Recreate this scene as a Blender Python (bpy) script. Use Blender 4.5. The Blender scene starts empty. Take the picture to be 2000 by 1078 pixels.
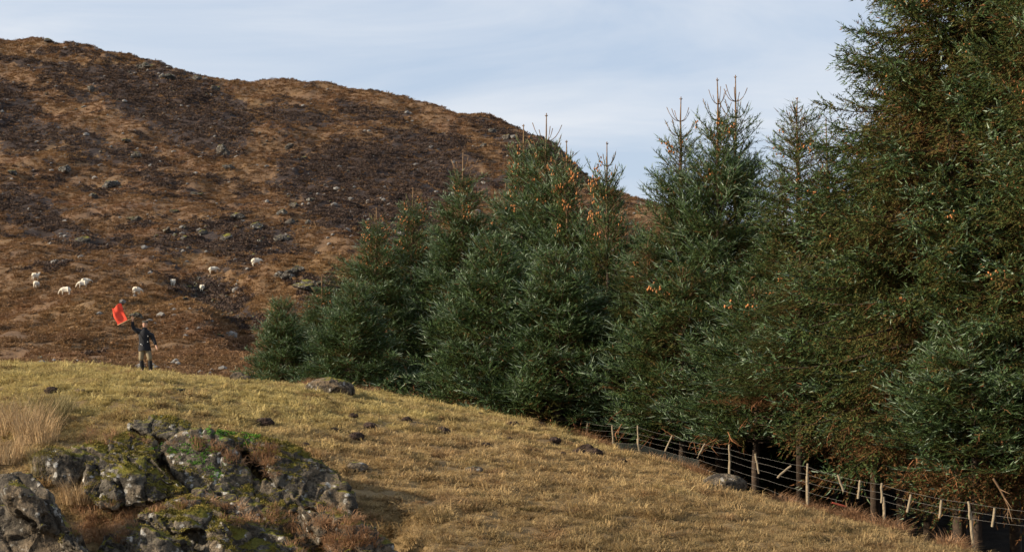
import bpy, math, random
import numpy as np
from mathutils import Vector, Matrix, Euler

S = bpy.context.scene
COL = S.collection
R = math.radians

# ------------------------------------------------------------------ camera
FPX, HZ = 3500.0, 800.0                 # focal length and horizon row, in photo pixels (2000 wide)
PITCH = math.atan((HZ - 539.0) / FPX)
cam_d = bpy.data.cameras.new('camera')
cam = bpy.data.objects.new('camera', cam_d)
COL.objects.link(cam)
cam_d.sensor_width = 36.0
cam_d.lens = 36.0 * FPX / 2000.0
cam_d.clip_start = 0.5
cam_d.clip_end = 9000.0
cam.location = (0, 0, 0)
cam.rotation_euler = (math.pi / 2 + PITCH, 0, 0)
S.camera = cam

# ------------------------------------------------------------------ light
SUN_EL, SUN_ROT = R(22.0), R(259.0)
SUN_DIR = Vector((math.sin(SUN_ROT) * math.cos(SUN_EL), math.cos(SUN_ROT) * math.cos(SUN_EL), math.sin(SUN_EL)))
W = bpy.data.worlds.new('World')
S.world = W
W.use_nodes = True
nt = W.node_tree
nt.nodes.clear()
def N(t, typ, **kw):
    n = t.nodes.new(typ)
    for k, v in kw.items():
        if k.startswith('i_'):
            n.inputs[k[2:].replace('_', ' ')].default_value = v
        elif isinstance(k, str) and hasattr(n, k):
            setattr(n, k, v)
    return n
out = N(nt, 'ShaderNodeOutputWorld')
bg = N(nt, 'ShaderNodeBackground')
bg.inputs['Strength'].default_value = 0.1
sky = N(nt, 'ShaderNodeTexSky')
sky.sky_type = 'NISHITA'
sky.sun_disc = False
sky.sun_elevation = SUN_EL
sky.sun_rotation = SUN_ROT
sky.air_density = 1.0
sky.dust_density = 1.5
sky.ozone_density = 1.0
tc = N(nt, 'ShaderNodeTexCoord')
mp = N(nt, 'ShaderNodeMapping')
mp.inputs['Rotation'].default_value = (0, R(-14), R(10))
mp.inputs['Scale'].default_value = (3.2, 4.0, 15.0)
n1 = N(nt, 'ShaderNodeTexNoise')
n1.inputs['Scale'].default_value = 1.0
n1.inputs['Detail'].default_value = 9.0
n1.inputs['Roughness'].default_value = 0.56
n1.inputs['Distortion'].default_value = 0.7
cr = N(nt, 'ShaderNodeValToRGB')
cr.color_ramp.elements[0].position = 0.37
cr.color_ramp.elements[0].color = (0, 0, 0, 1)
cr.color_ramp.elements[1].position = 0.66
cr.color_ramp.elements[1].color = (0.9, 0.9, 0.9, 1)
veil = N(nt, 'ShaderNodeMix', data_type='RGBA')          # thin high haze over the whole sky
sep = N(nt, 'ShaderNodeSeparateXYZ')
vr = N(nt, 'ShaderNodeMapRange')                          # the haze thins towards the zenith
vr.inputs['From Min'].default_value = 0.22; vr.inputs['From Max'].default_value = 0.9
vr.inputs['To Min'].default_value = 0.78; vr.inputs['To Max'].default_value = 0.30
veil.inputs['B'].default_value = (3.1, 3.65, 4.55, 1)
mx = N(nt, 'ShaderNodeMix', data_type='RGBA')
mx.inputs['B'].default_value = (4.6, 4.8, 5.1, 1)
L = nt.links.new
L(tc.outputs['Generated'], mp.inputs['Vector'])
L(mp.outputs['Vector'], n1.inputs['Vector'])
L(n1.outputs['Fac'], cr.inputs['Fac'])
L(cr.outputs['Color'], mx.inputs['Factor'])
L(tc.outputs['Generated'], sep.inputs[0])
L(sep.outputs['Z'], vr.inputs['Value'])
L(vr.outputs['Result'], veil.inputs['Factor'])
L(sky.outputs['Color'], veil.inputs['A'])
L(veil.outputs['Result'], mx.inputs['A'])
L(mx.outputs['Result'], bg.inputs['Color'])
L(bg.outputs['Background'], out.inputs['Surface'])

sun_d = bpy.data.lights.new('sun', 'SUN')
sun = bpy.data.objects.new('sun', sun_d)
COL.objects.link(sun)
sun_d.energy = 5.0
sun_d.angle = R(0.6)
sun_d.color = (1.0, 0.83, 0.62)
sun.rotation_euler = (-SUN_DIR).to_track_quat('-Z', 'Y').to_euler()
sun.location = (-60, -40, 60)

S.view_settings.view_transform = 'Standard'
S.view_settings.look = 'None'
S.view_settings.exposure = 0.84
S.view_settings.gamma = 1.0
S.view_settings.use_curve_mapping = False
S.render.engine = 'CYCLES'
S.cycles.max_bounces = 5
S.cycles.diffuse_bounces = 3
S.cycles.use_denoising = True

# ------------------------------------------------------------------ helpers: pixels, noise, objects
def ray(px, py):
    a = (np.asarray(px, float) - 1000.0) / FPX
    b = (539.0 - np.asarray(py, float)) / FPX
    c, s = math.cos(PITCH), math.sin(PITCH)
    Y = c - b * s
    return a / Y, (s + b * c) / Y
def proj(X, Y, Z):
    c, s = math.cos(PITCH), math.sin(PITCH)
    f = Y * c + Z * s
    b = (-Y * s + Z * c) / f
    return 1000 + FPX * X / f, 539 - FPX * b
def at(px, py, Y):
    u, w = ray(px, py)
    return Vector((float(u) * Y, Y, float(w) * Y))

def _hash(ix, iy, iz, seed):
    n = (ix.astype(np.int64) * 374761393 + iy.astype(np.int64) * 668265263 + iz.astype(np.int64) * 1440662683 + seed * 974634777) & 0xffffffff
    n = ((n ^ (n >> 13)) * 1274126177) & 0xffffffff
    return ((n ^ (n >> 16)) & 0xffffff) / float(0xffffff)
def vnoise2(x, y, seed=0):
    x0, y0 = np.floor(x), np.floor(y)
    fx, fy = x - x0, y - y0
    fx = fx * fx * fx * (fx * (fx * 6 - 15) + 10); fy = fy * fy * fy * (fy * (fy * 6 - 15) + 10)
    z = np.zeros_like(x0)
    h = lambda a, b: _hash(x0 + a, y0 + b, z, seed)
    return ((h(0, 0) * (1 - fx) + h(1, 0) * fx) * (1 - fy) + (h(0, 1) * (1 - fx) + h(1, 1) * fx) * fy) * 2 - 1
def fbm2(x, y, oct=4, seed=0, gain=0.5, lac=2.03):
    r, a, t = 0, 1.0, 0
    for i in range(oct):
        r = r + a * vnoise2(x * lac ** i + i * 17.3, y * lac ** i - i * 9.1, seed + i * 31)
        t += a; a *= gain
    return r / t
def vnoise3(x, y, z, seed=0):
    x0, y0, z0 = np.floor(x), np.floor(y), np.floor(z)
    fx, fy, fz = [(f * f * (3 - 2 * f)) for f in (x - x0, y - y0, z - z0)]
    h = lambda a, b, c: _hash(x0 + a, y0 + b, z0 + c, seed)
    l = lambda b, c: h(0, b, c) * (1 - fx) + h(1, b, c) * fx
    m = lambda c: l(0, c) * (1 - fy) + l(1, c) * fy
    return (m(0) * (1 - fz) + m(1) * fz) * 2 - 1
def fbm3(p, sc, oct=4, seed=0, gain=0.5):
    r, a, t = 0, 1.0, 0
    for i in range(oct):
        f = sc * 2.03 ** i
        r = r + a * vnoise3(p[:, 0] * f + i * 7.7, p[:, 1] * f, p[:, 2] * f - i * 3.3, seed + i * 13)
        t += a; a *= gain
    return r / t
def sstep(a, b, x):
    t = np.clip((x - a) / (b - a), 0, 1)
    return t * t * (3 - 2 * t)

def mesh_np(name, V, F, mats=(), attrs=None, smooth=False, midx=None):
    """V (n,3); F (m,3|4) index array."""
    me = bpy.data.meshes.new(name)
    V = np.ascontiguousarray(V, np.float32); F = np.ascontiguousarray(F, np.int32)
    k = F.shape[1] if len(F) else 3
    me.vertices.add(len(V)); me.vertices.foreach_set('co', V.ravel())
    if len(F):
        me.loops.add(F.size); me.loops.foreach_set('vertex_index', F.ravel())
        me.polygons.add(len(F))
        me.polygons.foreach_set('loop_start', np.arange(0, F.size, k, dtype=np.int32))
        me.polygons.foreach_set('loop_total', np.full(len(F), k, np.int32))
        me.polygons.foreach_set('use_smooth', np.full(len(F), smooth, bool))
        if midx is not None:
            me.polygons.foreach_set('material_index', np.ascontiguousarray(midx, np.int32))
    for m in mats: me.materials.append(m)
    me.update(calc_edges=True)
    for k2, v in (attrs or {}).items():
        v = np.ascontiguousarray(v, np.float32)
        a = me.attributes.new(k2, 'FLOAT' if v.ndim == 1 else 'FLOAT_VECTOR', 'POINT')
        a.data.foreach_set('value' if v.ndim == 1 else 'vector', v.ravel())
    return me
def link(name, data, parent=None, loc=None, rot=None, scale=None):
    o = bpy.data.objects.new(name, data)
    COL.objects.link(o)
    if parent is not None: o.parent = parent
    if loc is not None: o.location = loc
    if rot is not None: o.rotation_euler = rot
    if scale is not None: o.scale = scale
    return o
def tag(o, label=None, cat=None, group=None, kind=None):
    if label: o['label'] = label
    if cat: o['category'] = cat
    if group: o['group'] = group
    if kind: o['kind'] = kind
    return o

class Acc:
    """collects triangles/quads (as quads, triangles repeat their last corner is avoided: kept apart)."""
    def __init__(self): self.v = []; self.f = []; self.n = 0; self.t = []
    def add(self, V, F, tint=0.0):
        V = np.asarray(V, float); F = np.asarray(F, int)
        self.v.append(V); self.f.append(F + self.n); self.n += len(V)
        self.t.append(np.full(len(V), tint))
    def tube(self, pts, rad, sides=6, tint=0.0, cap=True):
        pts = np.asarray(pts, float); n = len(pts)
        rad = np.broadcast_to(np.asarray(rad, float), (n,))
        d = np.gradient(pts, axis=0)
        d /= np.linalg.norm(d, axis=1)[:, None] + 1e-9
        ref = np.where(np.abs(d[:, 2:3]) > 0.9, np.array([[1.0, 0, 0]]), np.array([[0, 0, 1.0]]))
        a = np.cross(d, ref); a /= np.linalg.norm(a, axis=1)[:, None] + 1e-9
        b = np.cross(d, a)
        an = np.arange(sides) * 2 * math.pi / sides
        V = pts[:, None, :] + rad[:, None, None] * (np.cos(an)[None, :, None] * a[:, None, :] + np.sin(an)[None, :, None] * b[:, None, :])
        V = V.reshape(-1, 3)
        i = np.arange(n - 1)[:, None] * sides; j = np.arange(sides)[None, :]; j2 = (j + 1) % sides
        F = np.stack([i + j, i + j2, i + sides + j2, i + sides + j], -1).reshape(-1, 4)
        if cap:
            c0, c1 = len(V), len(V) + 1
            V = np.vstack([V, pts[:1], pts[-1:]])
            k = np.arange(0, sides, 2)
            F = np.vstack([F, np.stack([np.full(len(k), c0), (k + 2) % sides, (k + 1) % sides, k], 1),
                           np.stack([np.full(len(k), c1), (n - 1) * sides + k, (n - 1) * sides + (k + 1) % sides, (n - 1) * sides + (k + 2) % sides], 1)])
        self.add(V, F, tint)
    def mesh(self, name, mats, smooth=True):
        return mesh_np(name, np.vstack(self.v), np.vstack(self.f), mats, {'tint': np.concatenate(self.t)}, smooth)

# ------------------------------------------------------------------ materials
def newmat(name):
    m = bpy.data.materials.new(name); m.use_nodes = True
    t = m.node_tree; b = t.nodes['Principled BSDF']
    b.inputs['Roughness'].default_value = 0.85
    b.inputs['Specular IOR Level'].default_value = 0.25
    return m, t, b
def pos(t):
    g = N(t, 'ShaderNodeNewGeometry'); return g.outputs['Position']
def objpos(t):
    g = N(t, 'ShaderNodeTexCoord'); return g.outputs['Object']
def noise(t, vec, scale, detail=4, rough=0.55, dist=0.0):
    n = N(t, 'ShaderNodeTexNoise')
    n.inputs['Scale'].default_value = scale; n.inputs['Detail'].default_value = detail
    n.inputs['Roughness'].default_value = rough; n.inputs['Distortion'].default_value = dist
    t.links.new(vec, n.inputs['Vector']); return n.outputs['Fac']
def ramp(t, fac, stops, mode='LINEAR'):
    c = N(t, 'ShaderNodeValToRGB'); e = c.color_ramp; e.interpolation = mode
    while len(e.elements) < len(stops): e.elements.new(0.5)
    for el, (p, col) in zip(e.elements, stops):
        el.position = p
        el.color = (col, col, col, 1) if isinstance(col, (int, float)) else (*col, 1)
    t.links.new(fac, c.inputs['Fac']); return c.outputs['Color']
def mix(t, fac, a, b, blend='MIX'):
    m = N(t, 'ShaderNodeMix', data_type='RGBA'); m.blend_type = blend
    for s, v in ((m.inputs['Factor'], fac), (m.inputs['A'], a), (m.inputs['B'], b)):
        if isinstance(v, (int, float)): s.default_value = v
        elif isinstance(v, tuple): s.default_value = (*v, 1)
        else: t.links.new(v, s)
    return m.outputs['Result']
def attr(t, name):
    a = N(t, 'ShaderNodeAttribute'); a.attribute_name = name; return a.outputs['Fac']
def math_(t, op, a, b=0.0):
    m = N(t, 'ShaderNodeMath'); m.operation = op
    for s, v in ((m.inputs[0], a), (m.inputs[1], b)):
        if isinstance(v, (int, float)): s.default_value = v
        else: t.links.new(v, s)
    return m.outputs[0]
def bump(t, b, h, strength=0.5, dist=0.05):
    n = N(t, 'ShaderNodeBump'); n.inputs['Strength'].default_value = strength; n.inputs['Distance'].default_value = dist
    t.links.new(h, n.inputs['Height']); t.links.new(n.outputs['Normal'], b.inputs['Normal'])
def flat(name, col, rough=0.8, var=0.15, scale=8.0, spec=0.25):
    m, t, b = newmat(name)
    n = noise(t, objpos(t), scale, 5)
    lo = tuple(c * (1 - var) for c in col); hi = tuple(min(1, c * (1 + var)) for c in col)
    t.links.new(ramp(t, n, [(0.3, lo), (0.7, hi)]), b.inputs['Base Color'])
    b.inputs['Roughness'].default_value = rough; b.inputs['Specular IOR Level'].default_value = spec
    return m
def leafy(t, b, col, trans=0.25):
    """diffuse reflection with some light passing through thin blades"""
    o = t.nodes['Material Output']
    tr = N(t, 'ShaderNodeBsdfTranslucent'); ms = N(t, 'ShaderNodeMixShader')
    ms.inputs['Fac'].default_value = trans
    t.links.new(col, b.inputs['Base Color']); t.links.new(col, tr.inputs['Color'])
    t.links.new(b.outputs[0], ms.inputs[1]); t.links.new(tr.outputs[0], ms.inputs[2])
    t.links.new(ms.outputs[0], o.inputs['Surface'])

# field soil / thatch
M = {}
m, t, b = newmat('field_thatch'); M['field'] = m
p = pos(t)
c1 = ramp(t, noise(t, p, 0.55, 6, 0.65), [(0.3, (0.07, 0.045, 0.022)), (0.5, (0.17, 0.115, 0.05)), (0.7, (0.27, 0.19, 0.08))])
c2 = ramp(t, noise(t, p, 3.1, 5, 0.7), [(0.3, (0.06, 0.04, 0.02)), (0.55, (0.20, 0.135, 0.06)), (0.75, (0.30, 0.21, 0.095))])
c = mix(t, 0.5, c1, c2)
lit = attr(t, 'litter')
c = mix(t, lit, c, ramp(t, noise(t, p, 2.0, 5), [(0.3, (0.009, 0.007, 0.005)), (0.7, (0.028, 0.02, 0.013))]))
t.links.new(c, b.inputs['Base Color'])
bump(t, b, noise(t, p, 14.0, 6, 0.7), 0.9, 0.06)

M['scree'] = flat('scree_stone', (0.17, 0.165, 0.155), 0.9, 0.35, 0.5)
# field grass blades
m, t, b = newmat('dry_grass_blades'); M['grass'] = m
p = pos(t)
big = noise(t, p, 0.22, 4, 0.6)
fine = noise(t, p, 2.6, 4, 0.7)
straw = ramp(t, fine, [(0.28, (0.18, 0.11, 0.055)), (0.45, (0.34, 0.235, 0.108)), (0.62, (0.50, 0.37, 0.18)), (0.8, (0.62, 0.50, 0.28))])
olive = ramp(t, fine, [(0.3, (0.22, 0.16, 0.06)), (0.5, (0.44, 0.355, 0.14)), (0.75, (0.62, 0.52, 0.24))])
rust = ramp(t, fine, [(0.3, (0.15, 0.08, 0.04)), (0.7, (0.36, 0.215, 0.105))])
sy = N(t, 'ShaderNodeSeparateXYZ'); t.links.new(p, sy.inputs[0])
# short green-gold turf on the knoll, longer tawny grass down the slope
knoll = math_(t, 'ADD', math_(t, 'MULTIPLY', math_(t, 'SUBTRACT', sy.outputs['Z'], -1.0), 0.16), big)
c = mix(t, ramp(t, knoll, [(0.42, 0.0), (0.72, 1.0)]), straw, olive)
low_shade = math_(t, 'ADD', math_(t, 'MULTIPLY', math_(t, 'SUBTRACT', -1.9, sy.outputs['Z']), 0.35), math_(t, 'SUBTRACT', fine, 0.5))  # painted shade: blade colour browned and dimmed towards the low ground
c = mix(t, ramp(t, low_shade, [(-0.0, 0.0), (0.5, 0.8)]), c, ramp(t, fine, [(0.3, (0.085, 0.06, 0.026)), (0.7, (0.25, 0.185, 0.082))]))
c = mix(t, ramp(t, noise(t, p, 0.75, 4, 0.6), [(0.53, 0.0), (0.68, 0.7)]), c, rust)
c = mix(t, ramp(t, noise(t, p, 0.62, 5, 0.7), [(0.33, 0.85), (0.45, 0.0)]), c, ramp(t, fine, [(0.3, (0.05, 0.035, 0.016)), (0.7, (0.16, 0.12, 0.045))]))
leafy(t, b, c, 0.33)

# hill ground: attribute-driven heather, moor grass and rock
def hill_cols(t, p):
    g1 = ramp(t, noise(t, p, 0.035, 6, 0.7), [(0.3, (0.09, 0.052, 0.030)), (0.5, (0.165, 0.098, 0.05)), (0.7, (0.25, 0.16, 0.07))])
    g2 = ramp(t, noise(t, p, 0.4, 5, 0.7), [(0.3, (0.07, 0.042, 0.027)), (0.6, (0.20, 0.125, 0.062)), (0.8, (0.31, 0.205, 0.095))])
    c_ = mix(t, 0.5, g1, g2)
    c_ = mix(t, ramp(t, noise(t, p, 0.09, 5, 0.65), [(0.47, 0.0), (0.65, 0.55)]), c_, ramp(t, noise(t, p, 0.7, 5, 0.7), [(0.3, (0.085, 0.045, 0.03)), (0.7, (0.23, 0.13, 0.075))]))   # russet bracken litter
    return mix(t, ramp(t, noise(t, p, 1.9, 5, 0.75), [(0.32, 0.65), (0.46, 0.0)]), c_, (0.05, 0.034, 0.023))
m, t, b = newmat('moorland_ground'); M['hill'] = m
p = pos(t)
hg = hill_cols(t, p)
hh = ramp(t, noise(t, p, 0.5, 5, 0.7), [(0.3, (0.012, 0.009, 0.009)), (0.7, (0.055, 0.036, 0.03))])
hw = attr(t, 'heather')
hn = math_(t, 'ADD', hw, math_(t, 'MULTIPLY', math_(t, 'SUBTRACT', noise(t, p, 0.16, 8, 0.8), 0.5), 2.6))
c = mix(t, ramp(t, hn, [(0.4, 0.0), (0.55, 1.0)]), hg, hh)
t.links.new(c, b.inputs['Base Color'])
bump(t, b, noise(t, p, 1.6, 6, 0.75), 1.0, 0.5)
m, t, b = newmat('moor_grass_blades'); M['moor_grass'] = m
p = pos(t)
leafy(t, b, mix(t, 1.0, hill_cols(t, p), (1.42, 1.38, 1.3), 'MULTIPLY'), 0.2)
m, t, b = newmat('heather_twigs'); M['heather'] = m
p = pos(t)
t.links.new(ramp(t, noise(t, p, 0.9, 5, 0.75), [(0.3, (0.026, 0.019, 0.017)), (0.55, (0.075, 0.051, 0.040)), (0.75, (0.15, 0.095, 0.06))]), b.inputs['Base Color'])

# spruce
m, t, b = newmat('spruce_needles'); M['needles'] = m
p = pos(t)
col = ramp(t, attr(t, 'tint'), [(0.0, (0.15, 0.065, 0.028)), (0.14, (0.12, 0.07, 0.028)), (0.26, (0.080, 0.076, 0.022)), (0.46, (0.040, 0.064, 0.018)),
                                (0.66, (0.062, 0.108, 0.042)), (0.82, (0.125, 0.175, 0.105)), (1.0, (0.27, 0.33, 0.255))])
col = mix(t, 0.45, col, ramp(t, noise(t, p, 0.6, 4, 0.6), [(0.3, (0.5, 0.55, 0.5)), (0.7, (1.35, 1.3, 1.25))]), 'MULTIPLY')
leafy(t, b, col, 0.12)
b.inputs['Roughness'].default_value = 0.7; b.inputs['Specular IOR Level'].default_value = 0.08
m, t, b = newmat('spruce_bark'); M['bark'] = m          # scaly dark bark below, tan young wood in the leader
p = objpos(t)
old_ = ramp(t, noise(t, p, 9.0, 6, 0.7), [(0.3, (0.018, 0.013, 0.010)), (0.7, (0.075, 0.052, 0.036))])
yng = ramp(t, noise(t, p, 7.0, 4, 0.7), [(0.3, (0.09, 0.055, 0.03)), (0.7, (0.21, 0.13, 0.07))])
t.links.new(mix(t, attr(t, 'tint'), old_, yng), b.inputs['Base Color'])
bump(t, b, noise(t, p, 22.0, 4), 0.6, 0.02)
M['shoot'] = flat('tan_young_wood', (0.16, 0.10, 0.055), 0.8, 0.3, 6)
M['dead'] = flat('dead_twigs', (0.22, 0.10, 0.045), 0.9, 0.5, 1.3)
M['cone'] = flat('spruce_cones', (0.36, 0.15, 0.05), 0.7, 0.35, 5)

# rocks
def rockmat(name, base, moss, lichen, seed, moss_col=((0.05, 0.05, 0.010), (0.16, 0.15, 0.022), (0.10, 0.21, 0.02)), sc=1.0, green_at=None, green_r=1.5):
    m, t, b = newmat(name)
    p0 = pos(t)
    mpn = N(t, 'ShaderNodeMapping'); mpn.inputs['Location'].default_value = (seed * 3.7, seed * 1.3, 0)
    t.links.new(p0, mpn.inputs['Vector']); p = mpn.outputs['Vector']
    n1 = noise(t, p, 1.6 * sc, 8, 0.68)
    c = ramp(t, n1, [(0.28, tuple(x * 0.28 for x in base)), (0.45, tuple(x * 0.62 for x in base)), (0.58, base), (0.75, tuple(x * 1.35 for x in base))])
    c = mix(t, ramp(t, noise(t, p, 0.8 * sc, 4, 0.6), [(0.45, 0.0), (0.6, 0.55)]), c, (base[0] * 1.25, base[1] * 1.02, base[2] * 0.75))
    # black and white lichen crusts
    c = mix(t, ramp(t, noise(t, p, 4.5 * sc, 5, 0.75), [(0.45, 0.0), (0.55, 0.85)]), c, (0.028, 0.025, 0.021))
    v = N(t, 'ShaderNodeTexVoronoi'); v.inputs['Scale'].default_value = 4.2 * sc; v.inputs['Randomness'].default_value = 1.0
    wv = mix(t, 0.25, p, noise_vec(t, p, 7.0 * sc), 'ADD')
    t.links.new(wv, v.inputs['Vector'])
    spots = math_(t, 'MULTIPLY', ramp(t, v.outputs['Distance'], [(0.20, 1.0), (0.34, 0.0)]), ramp(t, noise(t, p, 2.2 * sc, 4), [(0.47, 0.0), (0.55, 1.0)]))
    c = mix(t, math_(t, 'MULTIPLY', spots, lichen), c, (0.62, 0.61, 0.56))
    # moss on upper faces
    g = N(t, 'ShaderNodeNewGeometry'); sx = N(t, 'ShaderNodeSeparateXYZ'); t.links.new(g.outputs['Normal'], sx.inputs[0])
    f = math_(t, 'ADD', math_(t, 'MULTIPLY', sx.outputs['Z'], 0.55), math_(t, 'MULTIPLY', noise(t, p, 1.3 * sc, 7, 0.7), 1.0))
    mossf = ramp(t, f, [(1.08 - moss * 0.45, 0.0), (1.17 - moss * 0.45, 1.0)])
    mc = ramp(t, noise(t, p, 3.0 * sc, 6, 0.7), [(0.3, moss_col[0]), (0.5, moss_col[1]), (0.72, (0.21, 0.17, 0.03))])
    if green_at is not None:
        vm = N(t, 'ShaderNodeVectorMath'); vm.operation = 'DISTANCE'
        t.links.new(p0, vm.inputs[0]); vm.inputs[1].default_value = green_at
        gd = math_(t, 'ADD', math_(t, 'DIVIDE', vm.outputs['Value'], green_r), math_(t, 'MULTIPLY', noise(t, p, 2.5, 5, 0.7), 0.9))
        mc = mix(t, ramp(t, gd, [(0.95, 1.0), (1.2, 0.0)]), mc, ramp(t, noise(t, p, 6.0, 4), [(0.35, (0.03, 0.10, 0.01)), (0.6, moss_col[2])]))
    c = mix(t, mossf, c, mc)
    t.links.new(c, b.inputs['Base Color'])
    b.inputs['Roughness'].default_value = 0.9
    h = math_(t, 'ADD', noise(t, p, 3.5 * sc, 9, 0.72), math_(t, 'MULTIPLY', noise(t, p, 26.0 * sc, 4), 0.35))
    bump(t, b, h, 1.0, 0.22 / sc)
    return m
def noise_vec(t, vec, scale):
    n = N(t, 'ShaderNodeTexNoise'); n.inputs['Scale'].default_value = scale
    t.links.new(vec, n.inputs['Vector']); return n.outputs['Color']

M['crag'] = rockmat('hill_crag_rock', (0.12, 0.117, 0.11), 0.25, 0.55, 5, sc=0.6)
M['soil'] = flat('molehill_soil', (0.035, 0.022, 0.016), 0.95, 0.5, 14)
m, t, b = newmat('weathered_post_wood'); M['post'] = m
t.links.new(ramp(t, noise(t, objpos(t), 18.0, 5, 0.7), [(0.3, (0.14, 0.11, 0.07)), (0.7, (0.32, 0.265, 0.18))]), b.inputs['Base Color'])
M['wire'] = flat('galvanised_wire', (0.22, 0.21, 0.19), 0.5, 0.2, 3)
M['net'] = flat('green_netting', (0.05, 0.06, 0.055), 0.7, 0.2, 3)

# ------------------------------------------------------------------ terrain height
CREST = [(-300, 705, 74), (0, 712, 70), (120, 714, 67), (230, 722, 64.5), (285, 729, 63.5), (340, 735, 65), (430, 742, 69), (520, 750, 71), (600, 757, 73), (700, 768, 76),
         (850, 788, 79), (960, 806, 79), (1060, 832, 77), (1150, 866, 72), (1230, 892, 67), (1330, 921, 61.5), (1430, 956, 56.5), (1577, 1004, 50), (1720, 1040, 46.5), (1900, 1094, 43), (2300, 1200, 38)]
_u = np.linspace(-0.45, 0.45, 1801)
def _tab(vals, us, sig=14):
    y = np.interp(_u, us, vals)
    k = np.exp(-0.5 * (np.arange(-60, 61) / sig) ** 2); k /= k.sum()
    return np.convolve(np.pad(y, 60, mode='edge'), k, mode='valid')
_cu, _cw = ray([c[0] for c in CREST], [c[1] for c in CREST])
T_w = _tab(_cw, _cu, 8); T_Y = _tab([c[2] for c in CREST], _cu, 10)
_wb = float(ray(1000, 1085)[1])
_Yb = np.interp(_u, [-0.3, 0, 0.3], [35.0, 37.0, 36.0])
_e = np.maximum(T_Y - _Yb, 4.0)
T_k = np.clip(2 * (T_w - _wb) * _Yb / _e ** 2, 0.0025, 0.016)
T_right = sstep(0.0, 0.05, _u)          # 0 = open valley beyond the crest, 1 = bank and wood floor
HC = [(-400, 20), (-200, 50), (0, 80), (60, 82), (90, 80), (130, 86), (200, 96), (300, 116), (400, 143), (480, 158), (560, 157), (640, 165), (750, 188), (850, 212), (900, 222), (950, 225),
      (1000, 245), (1060, 270), (1100, 298), (1150, 335), (1180, 355), (1230, 378), (1300, 400), (1450, 450), (1700, 520), (2100, 620)]
_hu, _hw = ray([c[0] for c in HC], [c[1] for c in HC])
DP = [(770, 104), (745, 120), (660, 160), (560, 215), (430, 300), (300, 385), (200, 455), (120, 515), (70, 560), (10, 620)]
_dY = np.array([d[1] for d in DP], float); _dw = ray(1000, [d[0] for d in DP])[1]
T_hw = _tab(_hw, _hu, 4)
T_hY = np.interp(T_hw, _dw, _dY)
def lerp_u(T, u): return np.interp(u, _u, T)
def hill_z(u, X, Y):
    wc, Yc = lerp_u(T_hw, u), lerp_u(T_hY, u)
    wt = np.interp(Y, _dY, _dw)
    e = Y - Yc
    z_in = wt * Y
    z_out = wc * Yc + (wc - 0.015) * e - 0.0012 * np.maximum(e, 0) ** 2
    z = np.where(e < 0, z_in, np.maximum(z_out, -20))
    # soften the brow
    z = z - 1.2 * np.exp(-(e / 9.0) ** 2)
    z = np.where(Y < 104, -1.2 + 1.9 * sstep(70, 104, Y), z) if np.ndim(Y) else z
    A = sstep(112, 190, Y)
    s, tt = 0.75 * X - 0.66 * Y, 0.66 * X + 0.75 * Y
    z = z + A * (2.4 * fbm2(s / 70, tt / 16, 4, 3) + 1.9 * fbm2(X / 11, Y / 14, 4, 9) + 0.5 * fbm2(X / 2.6, Y / 3.5, 3, 21))
    z = z + (1 - A) * 0.25 * fbm2(X / 6, Y / 6, 3, 9)
    # rocky knoll in front of the hill foot
    kx, ky = 200 * float(ray(690, 500)[0]), 200.0
    q = ((X - kx) / 15.0) ** 2 + ((Y - ky) / 13.0) ** 2
    z = z + 6.6 * np.exp(-q ** 1.3) * (1 + 0.12 * fbm2(X / 4, Y / 4, 3, 77))
    # stream gully
    gx = np.interp(Y, [150, 185, 205, 240], [ray(520, 1)[0] * 150, ray(455, 1)[0] * 185, ray(420, 1)[0] * 205, ray(380, 1)[0] * 240])
    z = z - 1.6 * np.exp(-((X - gx) / 3.0) ** 2) * sstep(140, 165, Y) * (1 - sstep(225, 250, Y))
    return z
def ground(X, Y, detail=True):
    X = np.asarray(X, float); Y = np.asarray(Y, float)
    Ys = np.maximum(Y, 12.0)
    u = np.clip(X / Ys, -0.44, 0.44)
    wc, Yc, k, rt = lerp_u(T_w, u), lerp_u(T_Y, u), lerp_u(T_k, u), lerp_u(T_right, u)
    e = Yc - Ys
    near = wc * Ys - 0.5 * k * np.maximum(e, 0) ** 2
    if detail:
        near = near + 0.10 * fbm2(X / 3.4, Y / 3.4, 4, 41) + 0.105 * fbm2(X / 0.62, Y / 0.8, 3, 43, 0.6) + 0.02 * np.abs(fbm2(X / 0.2, Y / 0.28, 2, 47))
    # the field breaks off in a rocky step at the lower left
    pxs = 1000 + FPX * u
    near = near - 1.45 * sstep(42.6, 38.2, Ys) * (1 - sstep(750, 850, pxs))
    b_ = np.maximum(-e, 0)
    arc = near - 0.5 * (0.02 + 0.05 * rt) * b_ ** 2
    hz = hill_z(u, X, Ys)
    floor_ = wc * Yc - 2.3 - 1.7 * sstep(0.02, 0.14, u) - 0.02 * b_
    floor_ = floor_ + (hz - floor_) * sstep(14, 60, b_)
    if detail: floor_ = floor_ + 0.08 * fbm2(X / 1.2, Y / 1.2, 3, 51)
    far = floor_ * rt + hz * (1 - rt)
    wdt = 16.0 * (1 - rt) + 3.4 * rt
    z = arc + (far - arc) * sstep(0, 1, b_ / wdt)
    # down-slope below the frame towards the camera's own bank
    z0 = -1.75 - 0.11 * np.clip(Y, 0, 40)
    s = sstep(20, 32, Y)
    return z * s + z0 * (1 - s)
def gz(x, y): return float(ground(np.array([x]), np.array([y]))[0])
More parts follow.
